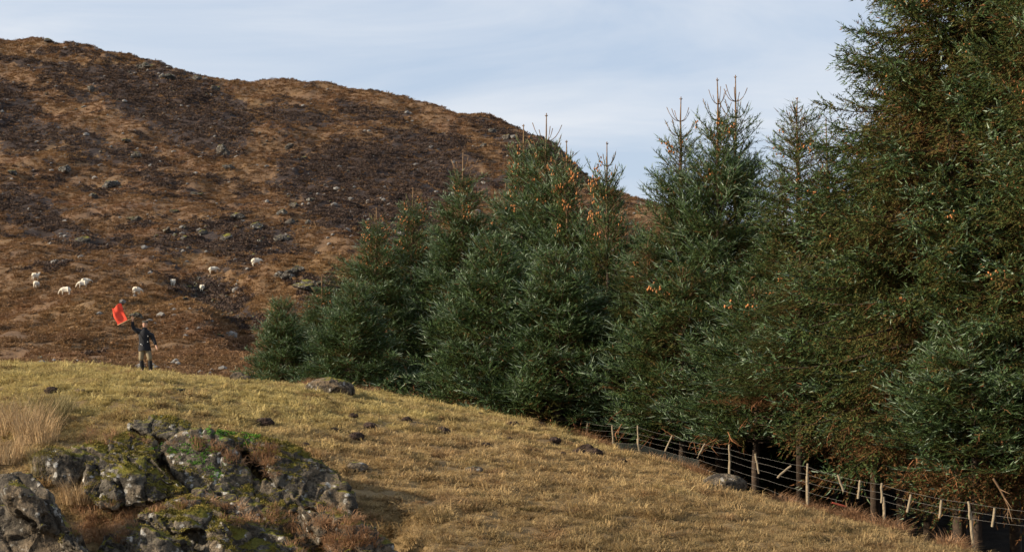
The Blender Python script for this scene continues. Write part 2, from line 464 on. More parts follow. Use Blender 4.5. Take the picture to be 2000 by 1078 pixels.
def on_ground(px, py, y0=30.0, y1=640.0):
    """first place where the view ray through a pixel meets the ground"""
    u, w = ray(px, py)
    Y = np.concatenate([np.arange(y0, 110, 0.1), np.arange(110, y1, 0.5)])
    Y = Y[Y <= y1]
    hit = np.nonzero(ground(u * Y, Y) >= w * Y)[0]
    yy = Y[hit[0]] if len(hit) else lerp_u(T_Y, np.array([float(u)]))[0]
    x = float(u) * yy
    return Vector((x, float(yy), gz(x, yy)))

# heather areas traced on the hill
HP = [[(85, 130), (250, 122), (380, 138), (425, 165), (500, 225), (500, 245), (475, 295), (370, 290), (300, 250), (215, 215), (200, 178), (90, 155)],
      [(-200, 130), (0, 160), (50, 175), (85, 240), (165, 250), (210, 280), (280, 295), (330, 325), (225, 325), (165, 310), (110, 280), (50, 310), (0, 300), (-200, 300)],
      [(65, 97), (175, 90), (185, 110), (70, 108)], [(500, 210), (620, 215), (660, 250), (550, 250)],
      [(530, 320), (600, 295), (720, 285), (720, 450), (625, 430), (530, 350)], [(650, 195), (775, 225), (785, 240), (700, 240), (650, 220)],
      [(750, 250), (850, 262), (975, 322), (870, 342), (765, 270)], [(650, 270), (800, 285), (890, 320), (1000, 360), (920, 400), (850, 390), (650, 322)],
      [(935, 236), (1000, 246), (1065, 272), (1165, 345), (1100, 340), (1030, 305), (950, 262)],
      [(0, 340), (100, 390), (125, 440), (250, 485), (120, 485), (0, 430)], [(290, 465), (450, 415), (590, 450), (575, 490), (450, 505), (300, 500)],
      [(225, 325), (350, 355), (415, 385), (300, 362)], [(720, 380), (860, 400), (860, 520), (700, 470)], [(690, 340), (800, 350), (830, 400), (700, 390)],
      [(330, 555), (440, 540), (520, 640), (470, 650), (400, 600)], [(560, 540), (650, 535), (660, 580), (580, 585)]]
def heather_mask(X, Y, Z):
    px, py = proj(X, Y, Z)
    px = px + 22 * fbm2(X / 16, Y / 16, 4, 61); py = py + 12 * fbm2(X / 16, Y / 16, 4, 67)
    best = np.full(px.shape, -1e9)
    for P in HP:
        P = np.array(P, float); Q = np.roll(P, -1, 0)
        d2 = np.full(px.shape, 1e18); inside = np.zeros(px.shape, bool)
        for (x0, y0), (x1, y1) in zip(P, Q):
            ex, ey = x1 - x0, y1 - y0
            tq = np.clip(((px - x0) * ex + (py - y0) * ey) / (ex * ex + ey * ey), 0, 1)
            d2 = np.minimum(d2, (px - x0 - tq * ex) ** 2 + (py - y0 - tq * ey) ** 2)
            c = ((y0 > py) != (y1 > py)) & (px < ex * (py - y0) / (ey + 1e-12) + x0)
            inside ^= c
        best = np.maximum(best, np.where(inside, 1, -1) * np.sqrt(d2))
    base = .85 * sstep(-34, 26, best + 16 * fbm2(X / 5, Y / 7, 4, 63, .65))
    spots = 0.62 * sstep(0.12, 0.45, fbm2((0.75 * X - 0.66 * Y) / 14, (0.66 * X + 0.75 * Y) / 6, 4, 71)) * sstep(170, 240, Y)
    return np.clip(np.maximum(base, spots), 0, 1)

def grid_mesh(us, Ys):
    U, YY = np.meshgrid(us, Ys)
    X = U * YY
    Z = ground(X, YY)
    V = np.stack([X, YY, Z], -1).reshape(-1, 3)
    n, m_ = len(us), len(Ys)
    i = (np.arange(m_ - 1)[:, None] * n + np.arange(n - 1)[None, :])
    F = np.stack([i, i + 1, i + n + 1, i + n], -1).reshape(-1, 4)
    return V, F
Ysf = np.concatenate([np.linspace(22, 34, 20, endpoint=False), np.linspace(34, 82, 290, endpoint=False), np.linspace(82, 112, 30)])
V, F = grid_mesh(np.linspace(-0.38, 0.38, 420), Ysf)
uu = V[:, 0] / V[:, 1]
bb = V[:, 1] - lerp_u(T_Y, uu)
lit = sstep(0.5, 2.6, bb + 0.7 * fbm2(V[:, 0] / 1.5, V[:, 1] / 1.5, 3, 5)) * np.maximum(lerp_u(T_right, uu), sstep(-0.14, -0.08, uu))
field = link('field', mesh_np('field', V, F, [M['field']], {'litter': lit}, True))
tag(field, 'straw coloured grassy field falling away to the right', kind='structure')
Ysh = np.interp(np.linspace(0, 1, 290), np.linspace(0, 1, 7), [110, 160, 215, 300, 400, 520, 700])
V, F = grid_mesh(np.concatenate([np.linspace(-0.38, 0.10, 480, endpoint=False), np.linspace(0.10, 0.40, 60)]), Ysh)
hm = heather_mask(V[:, 0], V[:, 1], V[:, 2])
hill = link('hillside', mesh_np('hillside', V, F, [M['hill']], {'heather': hm}, True))
tag(hill, 'brown moorland hillside with dark heather patches', kind='structure')
g = np.concatenate([-np.geomspace(4000, 20, 45), np.linspace(-15, 15, 4), np.geomspace(20, 4000, 45)])
XX, YY = np.meshgrid(g, g)
ZZ = ground(XX, YY, False)
far = np.hypot(XX, YY)
ZZ = np.where(YY > 900, np.minimum(ZZ, 0) * 0 - 15, ZZ)
wedge = (YY > 14) & (np.abs(XX) < 0.40 * YY + 4) & (YY < 760)
ZZ = np.where(wedge, ZZ - 25, ZZ)
V = np.stack([XX, YY, ZZ], -1).reshape(-1, 3)
n = len(g); i = (np.arange(n - 1)[:, None] * n + np.arange(n - 1)[None, :])
gr = link('ground', mesh_np('ground', V, np.stack([i, i + 1, i + n + 1, i + n], -1).reshape(-1, 4), [M['hill']], {'heather': np.full(len(V), 0.3)}, True))
tag(gr, 'moorland beyond the field and hill', kind='structure')

# ------------------------------------------------------------------ scattered ground cover (uncountable)
def tuft_mesh(name, mat, n, rad, ln, wd, lean, seed, curve=0.5, flatten=1.0):
    rng = np.random.default_rng(seed)
    V = []; F = []
    for i in range(n):
        a = rng.uniform(0, 2 * math.pi); r0 = rad * math.sqrt(rng.uniform(0, 1))
        b0 = np.array([r0 * math.cos(a), r0 * math.sin(a), -0.02])
        az = a + rng.normal(0, 0.9)
        le = lean * rng.uniform(0.35, 1.3)
        l = ln * rng.uniform(0.5, 1.2)
        d = np.array([math.cos(az) * math.sin(le), math.sin(az) * math.sin(le), math.cos(le) * flatten])
        d2 = d + np.array([math.cos(az) * curve, math.sin(az) * curve, -curve * 0.9]); d2 /= np.linalg.norm(d2)
        sd = np.array([-math.sin(az), math.cos(az), 0]) * wd * rng.uniform(0.6, 1.3)
        m1 = b0 + d * l * 0.55; tp = m1 + d2 * l * 0.45
        k = len(V)
        V += [b0 - sd, b0 + sd, m1 + sd * 0.8, m1 - sd * 0.8, tp + sd * 0.12, tp - sd * 0.12]
        F += [(k, k + 1, k + 2, k + 3), (k + 3, k + 2, k + 4, k + 5)]
    return mesh_np(name, np.array(V), np.array(F), [mat])
def clump_mesh(name, mat, n, rx, rz, lf, seed):
    """a low bush: many small twig-sized faces over a dome"""
    rng = np.random.default_rng(seed)
    d = rng.normal(size=(n, 3)); d[:, 2] = np.abs(d[:, 2]) * 0.9; d /= np.linalg.norm(d, axis=1)[:, None]
    P = d * np.array([rx, rx, rz]) * rng.uniform(0.6, 1.05, (n, 1))
    D = d + rng.normal(0, 0.5, (n, 3)); D /= np.linalg.norm(D, axis=1)[:, None]
    A = np.cross(D, rng.normal(size=(n, 3))); A /= np.linalg.norm(A, axis=1)[:, None]
    l = lf * rng.uniform(0.6, 1.4, (n, 1))
    V = np.stack([P - A * l * 0.4, P + A * l * 0.4, P + D * l * 1.2], 1).reshape(-1, 3)
    return mesh_np(name, V, np.arange(n * 3).reshape(-1, 3), [mat])
def scatter(name, P, rot, scl, meshes, label):
    """one object of ground cover: points carrying instanced tufts"""
    rng = np.random.default_rng(len(P))
    idx = rng.integers(0, len(meshes), len(P))
    me = bpy.data.meshes.new(name)
    me.vertices.add(len(P)); me.vertices.foreach_set('co', np.ascontiguousarray(P, np.float32).ravel())
    for nm, ty, key, v in (('rot', 'FLOAT_VECTOR', 'vector', rot), ('scl', 'FLOAT', 'value', scl), ('pick', 'INT', 'value', idx)):
        a = me.attributes.new(nm, ty, 'POINT')
        a.data.foreach_set(key, np.ascontiguousarray(v, np.int32 if ty == 'INT' else np.float32).ravel())
    o = link(name, me)
    ng = bpy.data.node_groups.new(name, 'GeometryNodeTree')
    ng.interface.new_socket('Geometry', in_out='INPUT', socket_type='NodeSocketGeometry')
    ng.interface.new_socket('Geometry', in_out='OUTPUT', socket_type='NodeSocketGeometry')
    gi, go = N(ng, 'NodeGroupInput'), N(ng, 'NodeGroupOutput')
    iop = N(ng, 'GeometryNodeInstanceOnPoints')
    g2i = N(ng, 'GeometryNodeGeometryToInstance')
    for q in reversed(meshes):
        to = bpy.data.objects.new(q.name, q)
        oi = N(ng, 'GeometryNodeObjectInfo'); oi.inputs['Object'].default_value = to
        ng.links.new(oi.outputs['Geometry'], g2i.inputs[0])
    def na(nm, ty):
        n = N(ng, 'GeometryNodeInputNamedAttribute'); n.data_type = ty; n.inputs['Name'].default_value = nm
        return n.outputs['Attribute']
    e2r = N(ng, 'FunctionNodeEulerToRotation')
    ng.links.new(na('rot', 'FLOAT_VECTOR'), e2r.inputs[0])
    ng.links.new(gi.outputs[0], iop.inputs['Points']); ng.links.new(g2i.outputs[0], iop.inputs['Instance'])
    iop.inputs['Pick Instance'].default_value = True
    ng.links.new(na('pick', 'INT'), iop.inputs['Instance Index'])
    ng.links.new(e2r.outputs[0], iop.inputs['Rotation']); ng.links.new(na('scl', 'FLOAT'), iop.inputs['Scale'])
    ng.links.new(iop.outputs[0], go.inputs[0])
    md = o.modifiers.new('scatter', 'NODES'); md.node_group = ng
    return tag(o, label, kind='stuff')
def rand_rot(n, rng, tilt=0.15):
    return np.stack([rng.normal(0, tilt, n), rng.normal(0, tilt, n), rng.uniform(0, 2 * math.pi, n)], 1)

def hill_points(n, seed):
    r = np.random.default_rng(seed)
    pyr = r.uniform(0, 1, n); Yh = np.interp(pyr, np.linspace(0, 1, 7), [112, 160, 215, 300, 390, 500, 610])
    uh = r.uniform(-0.315, 0.10, n)
    k = Yh < lerp_u(T_hY, uh) + 24
    X, Y = uh[k] * Yh[k], Yh[k]
    Z = ground(X, Y)
    return X, Y, Z, heather_mask(X, Y, Z)

# ------------------------------------------------------------------ rocks
def ico(sub):
    import bmesh
    bm = bmesh.new(); bmesh.ops.create_icosphere(bm, subdivisions=sub, radius=1.0)
    V = np.array([v.co[:] for v in bm.verts]); F = np.array([[v.index for v in f.verts] for f in bm.faces]); bm.free()
    return V, F
ICO = {k: ico(k) for k in (1, 2, 3, 4, 6)}
def rock_shape(dims, seed, sub=4, planes=14, rough=0.10, cracks=0, rot=(0, 0, 0), flatness=0.62):
    rg = np.random.default_rng(seed)
    V, F = ICO[sub]
    D = V.copy()
    nrm = rg.normal(size=(planes, 3)); nrm /= np.linalg.norm(nrm, axis=1)[:, None]
    off = rg.uniform(flatness, 0.98, planes)
    dp = D @ nrm.T
    r = np.where(dp > 0.05, off[None, :] / np.maximum(dp, 0.05), 9.0)
    r = np.minimum(1.0, np.min(r, axis=1))
    P = D * r[:, None]
    P = P * np.array(dims)
    s = 1.0 / max(dims)
    big = fbm3(P, 1.3 * s, 3, seed)
    mid = fbm3(P, 3.6 * s, 4, seed + 5, 0.6)
    disp = max(dims) * rough * (0.8 * big + 0.75 * mid)
    if sub >= 6:
        disp = disp + max(dims) * rough * 0.40 * (np.abs(fbm3(P, 7.0 * s, 4, seed + 9, 0.62)) - 0.2)
    if cracks:
        sd = rg.normal(size=(cracks, 3)); sd /= np.linalg.norm(sd, axis=1)[:, None]
        sd = sd * np.array(dims) * 0.8
        Q = P + max(dims) * 0.06 * np.stack([fbm3(P, 4 * s, 3, seed + 20 + i) for i in range(3)], 1)
        dd = np.sqrt(((Q[:, None, :] - sd[None]) ** 2).sum(-1)); dd.sort(axis=1)
        edge = (dd[:, 1] - dd[:, 0]) / max(dims)
        disp = disp - max(dims) * 0.085 * np.exp(-(edge / 0.035) ** 2)
        cell = np.argmin(((Q[:, None, :] - sd[None]) ** 2).sum(-1), axis=1)
        disp = disp + max(dims) * rg.uniform(-0.05, 0.05, cracks)[cell]
    P = P + D * disp[:, None]
    Rm = np.array(Euler(tuple(R(a) for a in rot)).to_matrix())
    return P @ Rm.T, F
def rock(name, c, dims, seed, mat, label=None, cat='rock', sub=4, parent=None, group=None, **kw):
    V, F = rock_shape(dims, seed, sub, **kw)
    o = link(name, mesh_np(name, V, F, [mat], None, True), parent, c)
    if parent is None: tag(o, label, cat, group)
    return o
green = at(398, 868, 42.0)
RA = rockmat('outcrop_rock', (0.19, 0.168, 0.132), 0.42, 0.85, 1, green_at=tuple(green), green_r=0.9)
RB = rockmat('outcrop_rock_mossy', (0.215, 0.19, 0.15), 0.54, 0.85, 2, green_at=tuple(at(385, 1000, 37.0)), green_r=0.5)
RC = rockmat('outcrop_rock_bare', (0.19, 0.165, 0.13), 0.24, 0.6, 3)
RD = rockmat('boulder_rock', (0.24, 0.195, 0.14), 0.26, 0.5, 4)
def remeshed(V, F, voxel):
    me = mesh_np('blobs', V, F)
    o = bpy.data.objects.new('blobs', me); COL.objects.link(o)
    md = o.modifiers.new('r', 'REMESH'); md.mode = 'VOXEL'; md.voxel_size = voxel
    m2 = bpy.data.meshes.new_from_object(o.evaluated_get(bpy.context.evaluated_depsgraph_get()))
    bpy.data.objects.remove(o)
    n = len(m2.vertices); P = np.empty(n * 3, np.float32); m2.vertices.foreach_get('co', P); P = P.reshape(-1, 3).astype(float)
    f = np.empty(len(m2.polygons) * 4, np.int32); m2.polygons.foreach_get('vertices', f)
    return P, f.reshape(-1, 4)
def vnormals(P, F):
    fn = np.cross(P[F[:, 2]] - P[F[:, 0]], P[F[:, 3]] - P[F[:, 1]])
    Nn = np.zeros_like(P)
    for k in range(4): np.add.at(Nn, F[:, k], fn)
    return Nn / (np.linalg.norm(Nn, axis=1)[:, None] + 1e-12)
def poly_sd(px, py, P):
    P = np.array(P, float); Q = np.roll(P, -1, 0)
    d2 = np.full(px.shape, 1e18); ins = np.zeros(px.shape, bool)
    for (x0, y0), (x1, y1) in zip(P, Q):
        ex, ey = x1 - x0, y1 - y0
        tq = np.clip(((px - x0) * ex + (py - y0) * ey) / (ex * ex + ey * ey), 0, 1)
        d2 = np.minimum(d2, (px - x0 - tq * ex) ** 2 + (py - y0 - tq * ey) ** 2)
        ins ^= ((y0 > py) != (y1 > py)) & (px < ex * (py - y0) / (ey + 1e-12) + x0)
    return np.where(ins, 1, -1) * np.sqrt(d2)
def slab(P, Y0, bulge, lean, thick, seed, sig=34.0):
    """a solid slab of rock: its outline at its own distance, a domed leaning front and a metre or more of depth behind"""
    P = np.array(P, float) * .395 + np.array([0, 664.0])
    st = 5.0
    gx = np.arange(P[:, 0].min() - 8, P[:, 0].max() + 8, st); gy = np.arange(P[:, 1].min() - 8, P[:, 1].max() + 8, st)
    X, Yp = np.meshgrid(gx, gy)
    wob = 5 * fbm2(X / 22 + seed, Yp / 22, 3, seed)
    d = poly_sd(X + wob, Yp + wob * .7, P)
    ok = d > 0
    q = np.clip(d / sig, 0, 1)
    dome = 1 - (1 - q) ** 2.2
    # a few flat facets across the front
    rg = np.random.default_rng(seed)
    cx, cy = P.mean(0); fac = 9.0
    for _ in range(6):
        ang = rg.uniform(0, 6.28); sl = rg.uniform(.003, .009); o_ = rg.uniform(-.05, .30)
        fac = np.minimum(fac, o_ + sl * ((X - cx) * math.cos(ang) + (Yp - cy) * math.sin(ang)) + .55)
    s_ = Y0 / FPX
    Yf = Y0 + lean * (P[:, 1].max() - Yp) * s_ - bulge * np.minimum(dome, np.clip(fac, .15, 1.0))
    Yb = Yf + thick
    u, w = ray(X, Yp)
    A_ = np.stack([u * Yf, Yf, w * Yf], -1).reshape(-1, 3); B_ = np.stack([u * Yb, Yb, w * Yb - .25 * thick], -1).reshape(-1, 3)
    n = len(gx)
    c = ok[:-1, :-1] & ok[1:, :-1] & ok[:-1, 1:] & ok[1:, 1:]
    r_, cc = np.nonzero(c); i = r_ * n + cc
    F1 = np.stack([i, i + n, i + n + 1, i + 1], 1)
    cnt = {}
    for f in F1:
        for a_, b_ in zip(f, np.roll(f, -1)): cnt[(int(a_), int(b_))] = 1
    N0 = len(A_)
    side = [(b_, a_, a_ + N0, b_ + N0) for (a_, b_) in cnt if (b_, a_) not in cnt]
    F = np.vstack([F1, F1[:, ::-1] + N0, np.array(side)])
    use = np.unique(F); mp_ = np.full(2 * N0, -1); mp_[use] = np.arange(len(use))
    return np.vstack([A_, B_])[use], mp_[F]
def outcrop(label, pieces, mat, seed, moss=0.5, joint=0.42, group='bedrock outcrops at the lower corner of the field'):
    """several slabs grown together into one piece of jointed bedrock"""
    Vs, Fs, k = [], [], 0
    for i, pc in enumerate(pieces):
        V, F = slab(*pc[:5], seed * 10 + i)
        Vs.append(V); Fs.append(F + k); k += len(V)
    c0 = Vs[0].mean(0); c0[2] = gz(c0[0], c0[1])
    Vs = [V - c0 for V in Vs]
    P, F = remeshed(np.vstack(Vs), np.vstack(Fs), .042)
    Nn = vnormals(P, F); G = P + c0; rg = np.random.default_rng(seed)
    d = .07 * fbm3(G, 1.1, 3, seed) + .09 * fbm3(G, 2.8, 5, seed + 3, .68)
    for q in range(3):                       # joint planes: open cracks and small ledges
        nv = rg.normal(size=3) + np.array([[.9, .3, .4], [-.5, .3, .8], [.2, .8, -.6]][q]) * 1.6; nv /= np.linalg.norm(nv)
        sp = joint * rg.uniform(.8, 1.6)
        x = (G @ nv + .16 * fbm3(G, 1.6, 3, seed + 30 + q)) / sp
        cell = np.floor(x); fr = np.abs(x - np.round(x)) * sp
        act = np.clip(.5 + 1.6 * fbm3(G, .9, 2, seed + 60 + q), 0, 1)
        d = d - .10 * act * np.exp(-(fr / .026) ** 2) + .12 * (_hash(cell, cell * 0, cell * 0, seed + q) - .5)
    d = d - .05 * np.abs(fbm3(G, 5.5, 3, seed + 77, .6))
    P2 = P + Nn * d[:, None]
    o = link('rock_outcrop', mesh_np('rock_outcrop', P2, F, [mat], None, True), None, c0)
    tag(o, label, 'outcrop', group)
    # cushions of moss on the upper faces
    Nn = vnormals(P2, F)
    w = np.clip((Nn[:, 2] - .46) * 3.0, 0, 1) * np.clip((fbm3(G, 1.2, 4, seed + 90) + moss - .46) * 5, 0, 1)
    sel = np.nonzero(rg.uniform(0, 1, len(P2)) < w * .55)[0]
    if len(sel):
        gd = np.linalg.norm(G[sel] - np.array(green), axis=1) + 1.0 * fbm3(G[sel], 1.8, 3, 8)
        for nm, ix, tm in (('moss', sel[gd > 1.0], MOSS), ('green_moss', sel[gd <= 1.0], GMOSS)):
            if len(ix):
                sc_ = scatter(nm, P2[ix], rand_rot(len(ix), rg, .5), rg.uniform(.5, 1.3, len(ix)), tm, None); sc_.parent = o
    return o
mm, t, b = newmat('moss_cushion')
t.links.new(ramp(t, noise(t, pos(t), 2.2, 5, .7), [(.3, (.06, .048, .012)), (.5, (.16, .135, .024)), (.72, (.27, .20, .045))]), b.inputs['Base Color']); M['moss'] = mm
mm, t, b = newmat('vivid_moss_cushion')
t.links.new(ramp(t, noise(t, pos(t), 3.0, 5, .7), [(.32, (.03, .075, .01)), (.5, (.07, .19, .015)), (.7, (.16, .20, .03))]), b.inputs['Base Color']); M['gmoss'] = mm
MOSS = [clump_mesh('moss_cushion', M['moss'], 22, .055, .04, .022, 900 + i) for i in range(3)]
GMOSS = [clump_mesh('green_moss_cushion', M['gmoss'], 22, .055, .045, .022, 910 + i) for i in range(3)]
# outlines in the enlarged corner of the photograph; distance, dome, lean, depth
outcrop('cracked pale grey outcrop with beige faces at the far lower left', [
    ([(-90, 640), (60, 630), (150, 640), (210, 690), (260, 740), (290, 850), (315, 900), (380, 960), (460, 1048), (420, 1120), (-90, 1120)], 36.9, .8, .55, 1.6),
    ([(0, 740), (60, 700), (130, 740), (215, 820), (240, 960), (160, 905), (60, 830)], 36.35, .35, .5, .9), ([(260, 970), (325, 900), (400, 960), (470, 1050), (440, 1110), (330, 1050)], 36.2, .4, .5, .9)], RC, 1, .3, .6)
outcrop('rounded dark outcrop with white lichen spots and a mossy cap, behind the brown grass hollow', [
    ([(400, 690), (430, 610), (480, 570), (600, 540), (760, 555), (810, 600), (860, 660), (920, 700), (950, 735), (860, 790), (760, 810), (650, 830), (560, 840), (470, 820), (405, 750)], 40.3, .75, .6, 2.4),
    ([(170, 580), (300, 540), (430, 560), (430, 650), (390, 710), (300, 720), (180, 650)], 41.4, .5, .5, 1.8),
    ([(130, 600), (300, 530), (480, 475), (640, 458), (770, 495), (815, 590), (600, 620), (430, 640), (300, 610)], 41.5, .5, 1.1, 2.2)], RB, 2, .70, .6)
outcrop('highest pale topped outcrop hung with vivid green moss', [
    ([(600, 430), (660, 390), (760, 373), (850, 385), (935, 412), (955, 480), (880, 520), (780, 500), (690, 470)], 43.2, .5, .9, 2.0),
    ([(780, 530), (840, 475), (950, 445), (1040, 445), (1125, 475), (1185, 570), (1235, 650), (1290, 680), (1400, 715), (1475, 790), (1490, 860), (1400, 870), (1290, 840), (1150, 800), (1050, 790), (960, 790), (880, 680), (815, 600)], 40.9, .7, .8, 2.8)], RA, 3, .56, .55)
outcrop('dark steep outcrop facing the open grass, blocky and spotted with pale lichen', [
    ([(1050, 440), (1150, 448), (1250, 440), (1370, 475), (1480, 525), (1600, 570), (1685, 640), (1725, 720), (1735, 810), (1700, 860), (1560, 850), (1450, 820), (1370, 740), (1310, 650), (1230, 565), (1130, 505)], 41.0, .7, .8, 2.8),
    ([(1685, 680), (1745, 740), (1760, 870), (1725, 900), (1685, 820)], 40.8, .3, .4, 1.5)], RA, 4, .42, .5)
outcrop('long low outcrop in front with yellow green moss and rust grass on top', [
    ([(440, 1120), (520, 960), (600, 890), (680, 850), (800, 800), (940, 760), (1050, 795), (1130, 855), (1250, 895), (1420, 955), (1560, 1060), (1560, 1120)], 37.6, .8, .9, 2.4),
    ([(690, 850), (850, 800), (1000, 815), (1070, 850), (1010, 940), (880, 970), (750, 930)], 37.5, .45, .9, 1.0), ([(1000, 920), (1090, 850), (1155, 900), (1195, 1000), (1210, 1110), (1000, 1110)], 37.0, .45, .5, .9), ([(620, 960), (720, 930), (860, 960), (960, 980), (980, 1110), (640, 1110)], 36.9, .45, .5, .9)], RB, 5, .62, .5)
outcrop('narrow outcrop rib crusted white with lichen, running down to the grass', [
    ([(940, 745), (1080, 722), (1200, 755), (1330, 795), (1435, 855), (1510, 930), (1580, 1000), (1660, 1070), (1600, 1120), (1400, 1110), (1290, 980), (1140, 870), (990, 810)], 38.3, .65, .9, 2.2),
    ([(1470, 815), (1600, 845), (1720, 875), (1810, 900), (1905, 980), (2000, 1050), (1990, 1120), (1700, 1120), (1600, 980), (1510, 910)], 37.4, .6, .8, 2.0)], RA, 6, .36, .5)
# rust coloured grass rooted on the ledges and in the hollows between the outcrops
m, t, b = newmat('rust_grass'); M['rust'] = m
leafy(t, b, ramp(t, noise(t, pos(t), 2.0, 4, .7), [(0.3, (0.13, 0.07, 0.035)), (0.5, (0.29, 0.165, 0.085)), (0.7, (0.42, 0.27, 0.15))]), .2)
rg = np.random.default_rng(41)
dg_ = bpy.context.evaluated_depsgraph_get(); PP = []
for (x0, x1, y0, y1, n) in ((440, 540, 870, 905, 34), (230, 420, 975, 1000, 40), (400, 560, 985, 1030, 34), (560, 700, 985, 1040, 45), (640, 740, 1010, 1070, 40), (150, 270, 980, 1060, 120), (480, 540, 880, 930, 30), (560, 700, 1040, 1078, 36), (330, 430, 860, 880, 12), (150, 300, 840, 870, 25)):
    for k_ in range(n):
        u_, w_ = ray(rg.uniform(x0, x1), rg.uniform(y0, y1)); dv = Vector((float(u_), 1, float(w_))).normalized()
        hit, loc, nrm, *_r = S.ray_cast(dg_, (0, 0, 0), dv)
        if hit and nrm.z > .25 and loc.y < 60: PP.append(loc - Vector((0, 0, .02)))
PP = np.array([p_[:] for p_ in PP])
scatter('rust_grass', PP, rand_rot(len(PP), rg, .3), rg.uniform(.6, 1.3, len(PP)), [tuft_mesh('rust_tuft', M['rust'], 46, .13, .30, .005, .8, 930 + i, .9) for i in range(4)], 'rust coloured grass growing on the outcrop ledges')
# boulders lying on the field
for px, py, Y, hw, hh, seed, lab in (
        (642, 772, 0, 52, 25, 71, 'large pale rounded boulder on the crest, in front of the spruces'),
        (466, 744, 0, 24, 13, 72, 'smaller rounded boulder on the crest near the small bushy spruce'),
        (925, 922, 0, 19, 9, 73, 'small flat grey stone in the middle of the grass slope'),
        (1412, 957, 0, 46, 22, 74, 'dark flat boulder at the grass edge beside the fence'),
        (698, 918, 0, 22, 13, 75, 'grey stone half sunk in grass beside the dark steep outcrop'),
        (1378, 932, 0, 10, 5, 76, 'tiny grey stone just above the dark flat boulder'),
        (345, 765, 0, 18, 6, 77, 'low grey stone in the yellow grass below the person'),
        (160, 766, 0, 14, 5, 78, 'low grey stone in the yellow grass at left'),
        (1670, 1006, 0, 34, 13, 79, 'low mossy stone on the field edge below the dark fence posts')):
    c = on_ground(px, py); s = c.y / FPX
    rock('boulder', c + Vector((0, 0, hh * s * 0.35)), (hw * s, hw * s * 0.8, hh * s), seed, RD if hh > 15 else M['crag'] if seed == 79 else RD, lab, 'boulder', sub=6 if hw > 30 else 4, planes=10, rough=0.09)
# crags standing out on the hillside
CR = [(437, 296, 17, 13, 'tall grey crag alone in the brown grass at mid hill'), (446, 326, 12, 6, 'flat grey slab just below the tall crag'), (215, 361, 19, 12, 'dark jointed crag beside a pale stone, left side of the hill'),
      (236, 367, 5, 3, 'pale stone at the foot of the dark jointed crag'), (125, 331, 16, 13, 'weathered grey crag at the far left of mid hill'), (21, 337, 12, 7, 'low crag at the left edge of the photo'),
      (268, 304, 11, 9, 'squarish grey crag above the heather, left of centre hill'), (245, 275, 14, 6, 'broad low slab in dark heather'), (178, 176, 11, 8, 'grey crag on the upper left hill below the dark heather band'),
      (282, 131, 20, 6, 'long slab near the top of the hill'), (330, 152, 20, 7, 'pale tilted slab high on the hill'), (384, 154, 12, 9, 'upright pale crag high on the hill'), (422, 174, 12, 7, 'grey crag at the right end of the top slabs'),
      (265, 428, 20, 8, 'rounded grey crag above the sheep'), (326, 452, 13, 9, 'pale split crag left of the lower rocks'), (440, 466, 16, 12, 'jointed grey crag in the lower rocks'), (466, 425, 16, 8, 'ledge crag at the top of the lower rocks'),
      (505, 442, 14, 9, 'pale upright crag in the lower rocks'), (548, 466, 16, 8, 'flat topped crag at the right of the lower rocks'), (160, 470, 18, 10, 'broken crag above the left sheep'), (185, 385, 12, 6, 'low crag under the dark jointed one'),
      (92, 80, 9, 5, 'round boulder on the skyline at the hill top'), (110, 84, 8, 3, 'flat boulder beside the round one on the skyline'), (597, 160, 9, 3, 'small crag on the second skyline rise'), (566, 288, 11, 7, 'grey crag in heather at hill centre'),
      (592, 311, 9, 4, 'pale flat stone right of the centre heather crag'), (340, 413, 11, 6, 'small crag above the lower rocks'), (552, 416, 12, 7, 'pale crag on the slope above the knoll'), (575, 402, 14, 6, 'pale ledge above the knoll, longest of its line'),
      (610, 392, 12, 6, 'pale ledge further up the same line'), (605, 436, 9, 6, 'small grey crag nearest the knoll'), (966, 258, 12, 6, 'pale slab on the right shoulder of the hill'), (990, 268, 10, 7, 'grey crag below the right shoulder slab'),
      (945, 285, 8, 5, 'small crag on the right shoulder'), (385, 380, 14, 4, 'long low ledge in brown grass'), (580, 530, 32, 15, 'dark crag on the near knoll, under its grassy top'), (622, 558, 48, 19, 'broad dark crag at the foot of the near knoll'),
      (620, 498, 9, 7, 'small dark crag on top of the near knoll'), (545, 540, 14, 7, 'low dark crag at the left foot of the near knoll'), (268, 618, 16, 7, 'dark mossy crag just behind the raised flag'), (236, 620, 8, 4, 'grey stone right beside the red flag'),
      (78, 700, 6, 4, 'small pale green stone behind the crest at left'), (430, 658, 8, 4, 'low stone below the stream gully')]
for i, (px, py, hw, hh, lab) in enumerate(CR):
    c = on_ground(px, py + hh * 0.5, 104); s = c.y / FPX
    rock('crag', c + Vector((0, 0, hh * s * 0.3)), (hw * s * 1.1, hw * s * 0.8, hh * s * 1.25), 300 + i, M['crag'], lab, 'crag', sub=4 if hw < 20 else 6, planes=18, rough=0.24, cracks=7, flatness=.45, group='crags on the hillside')
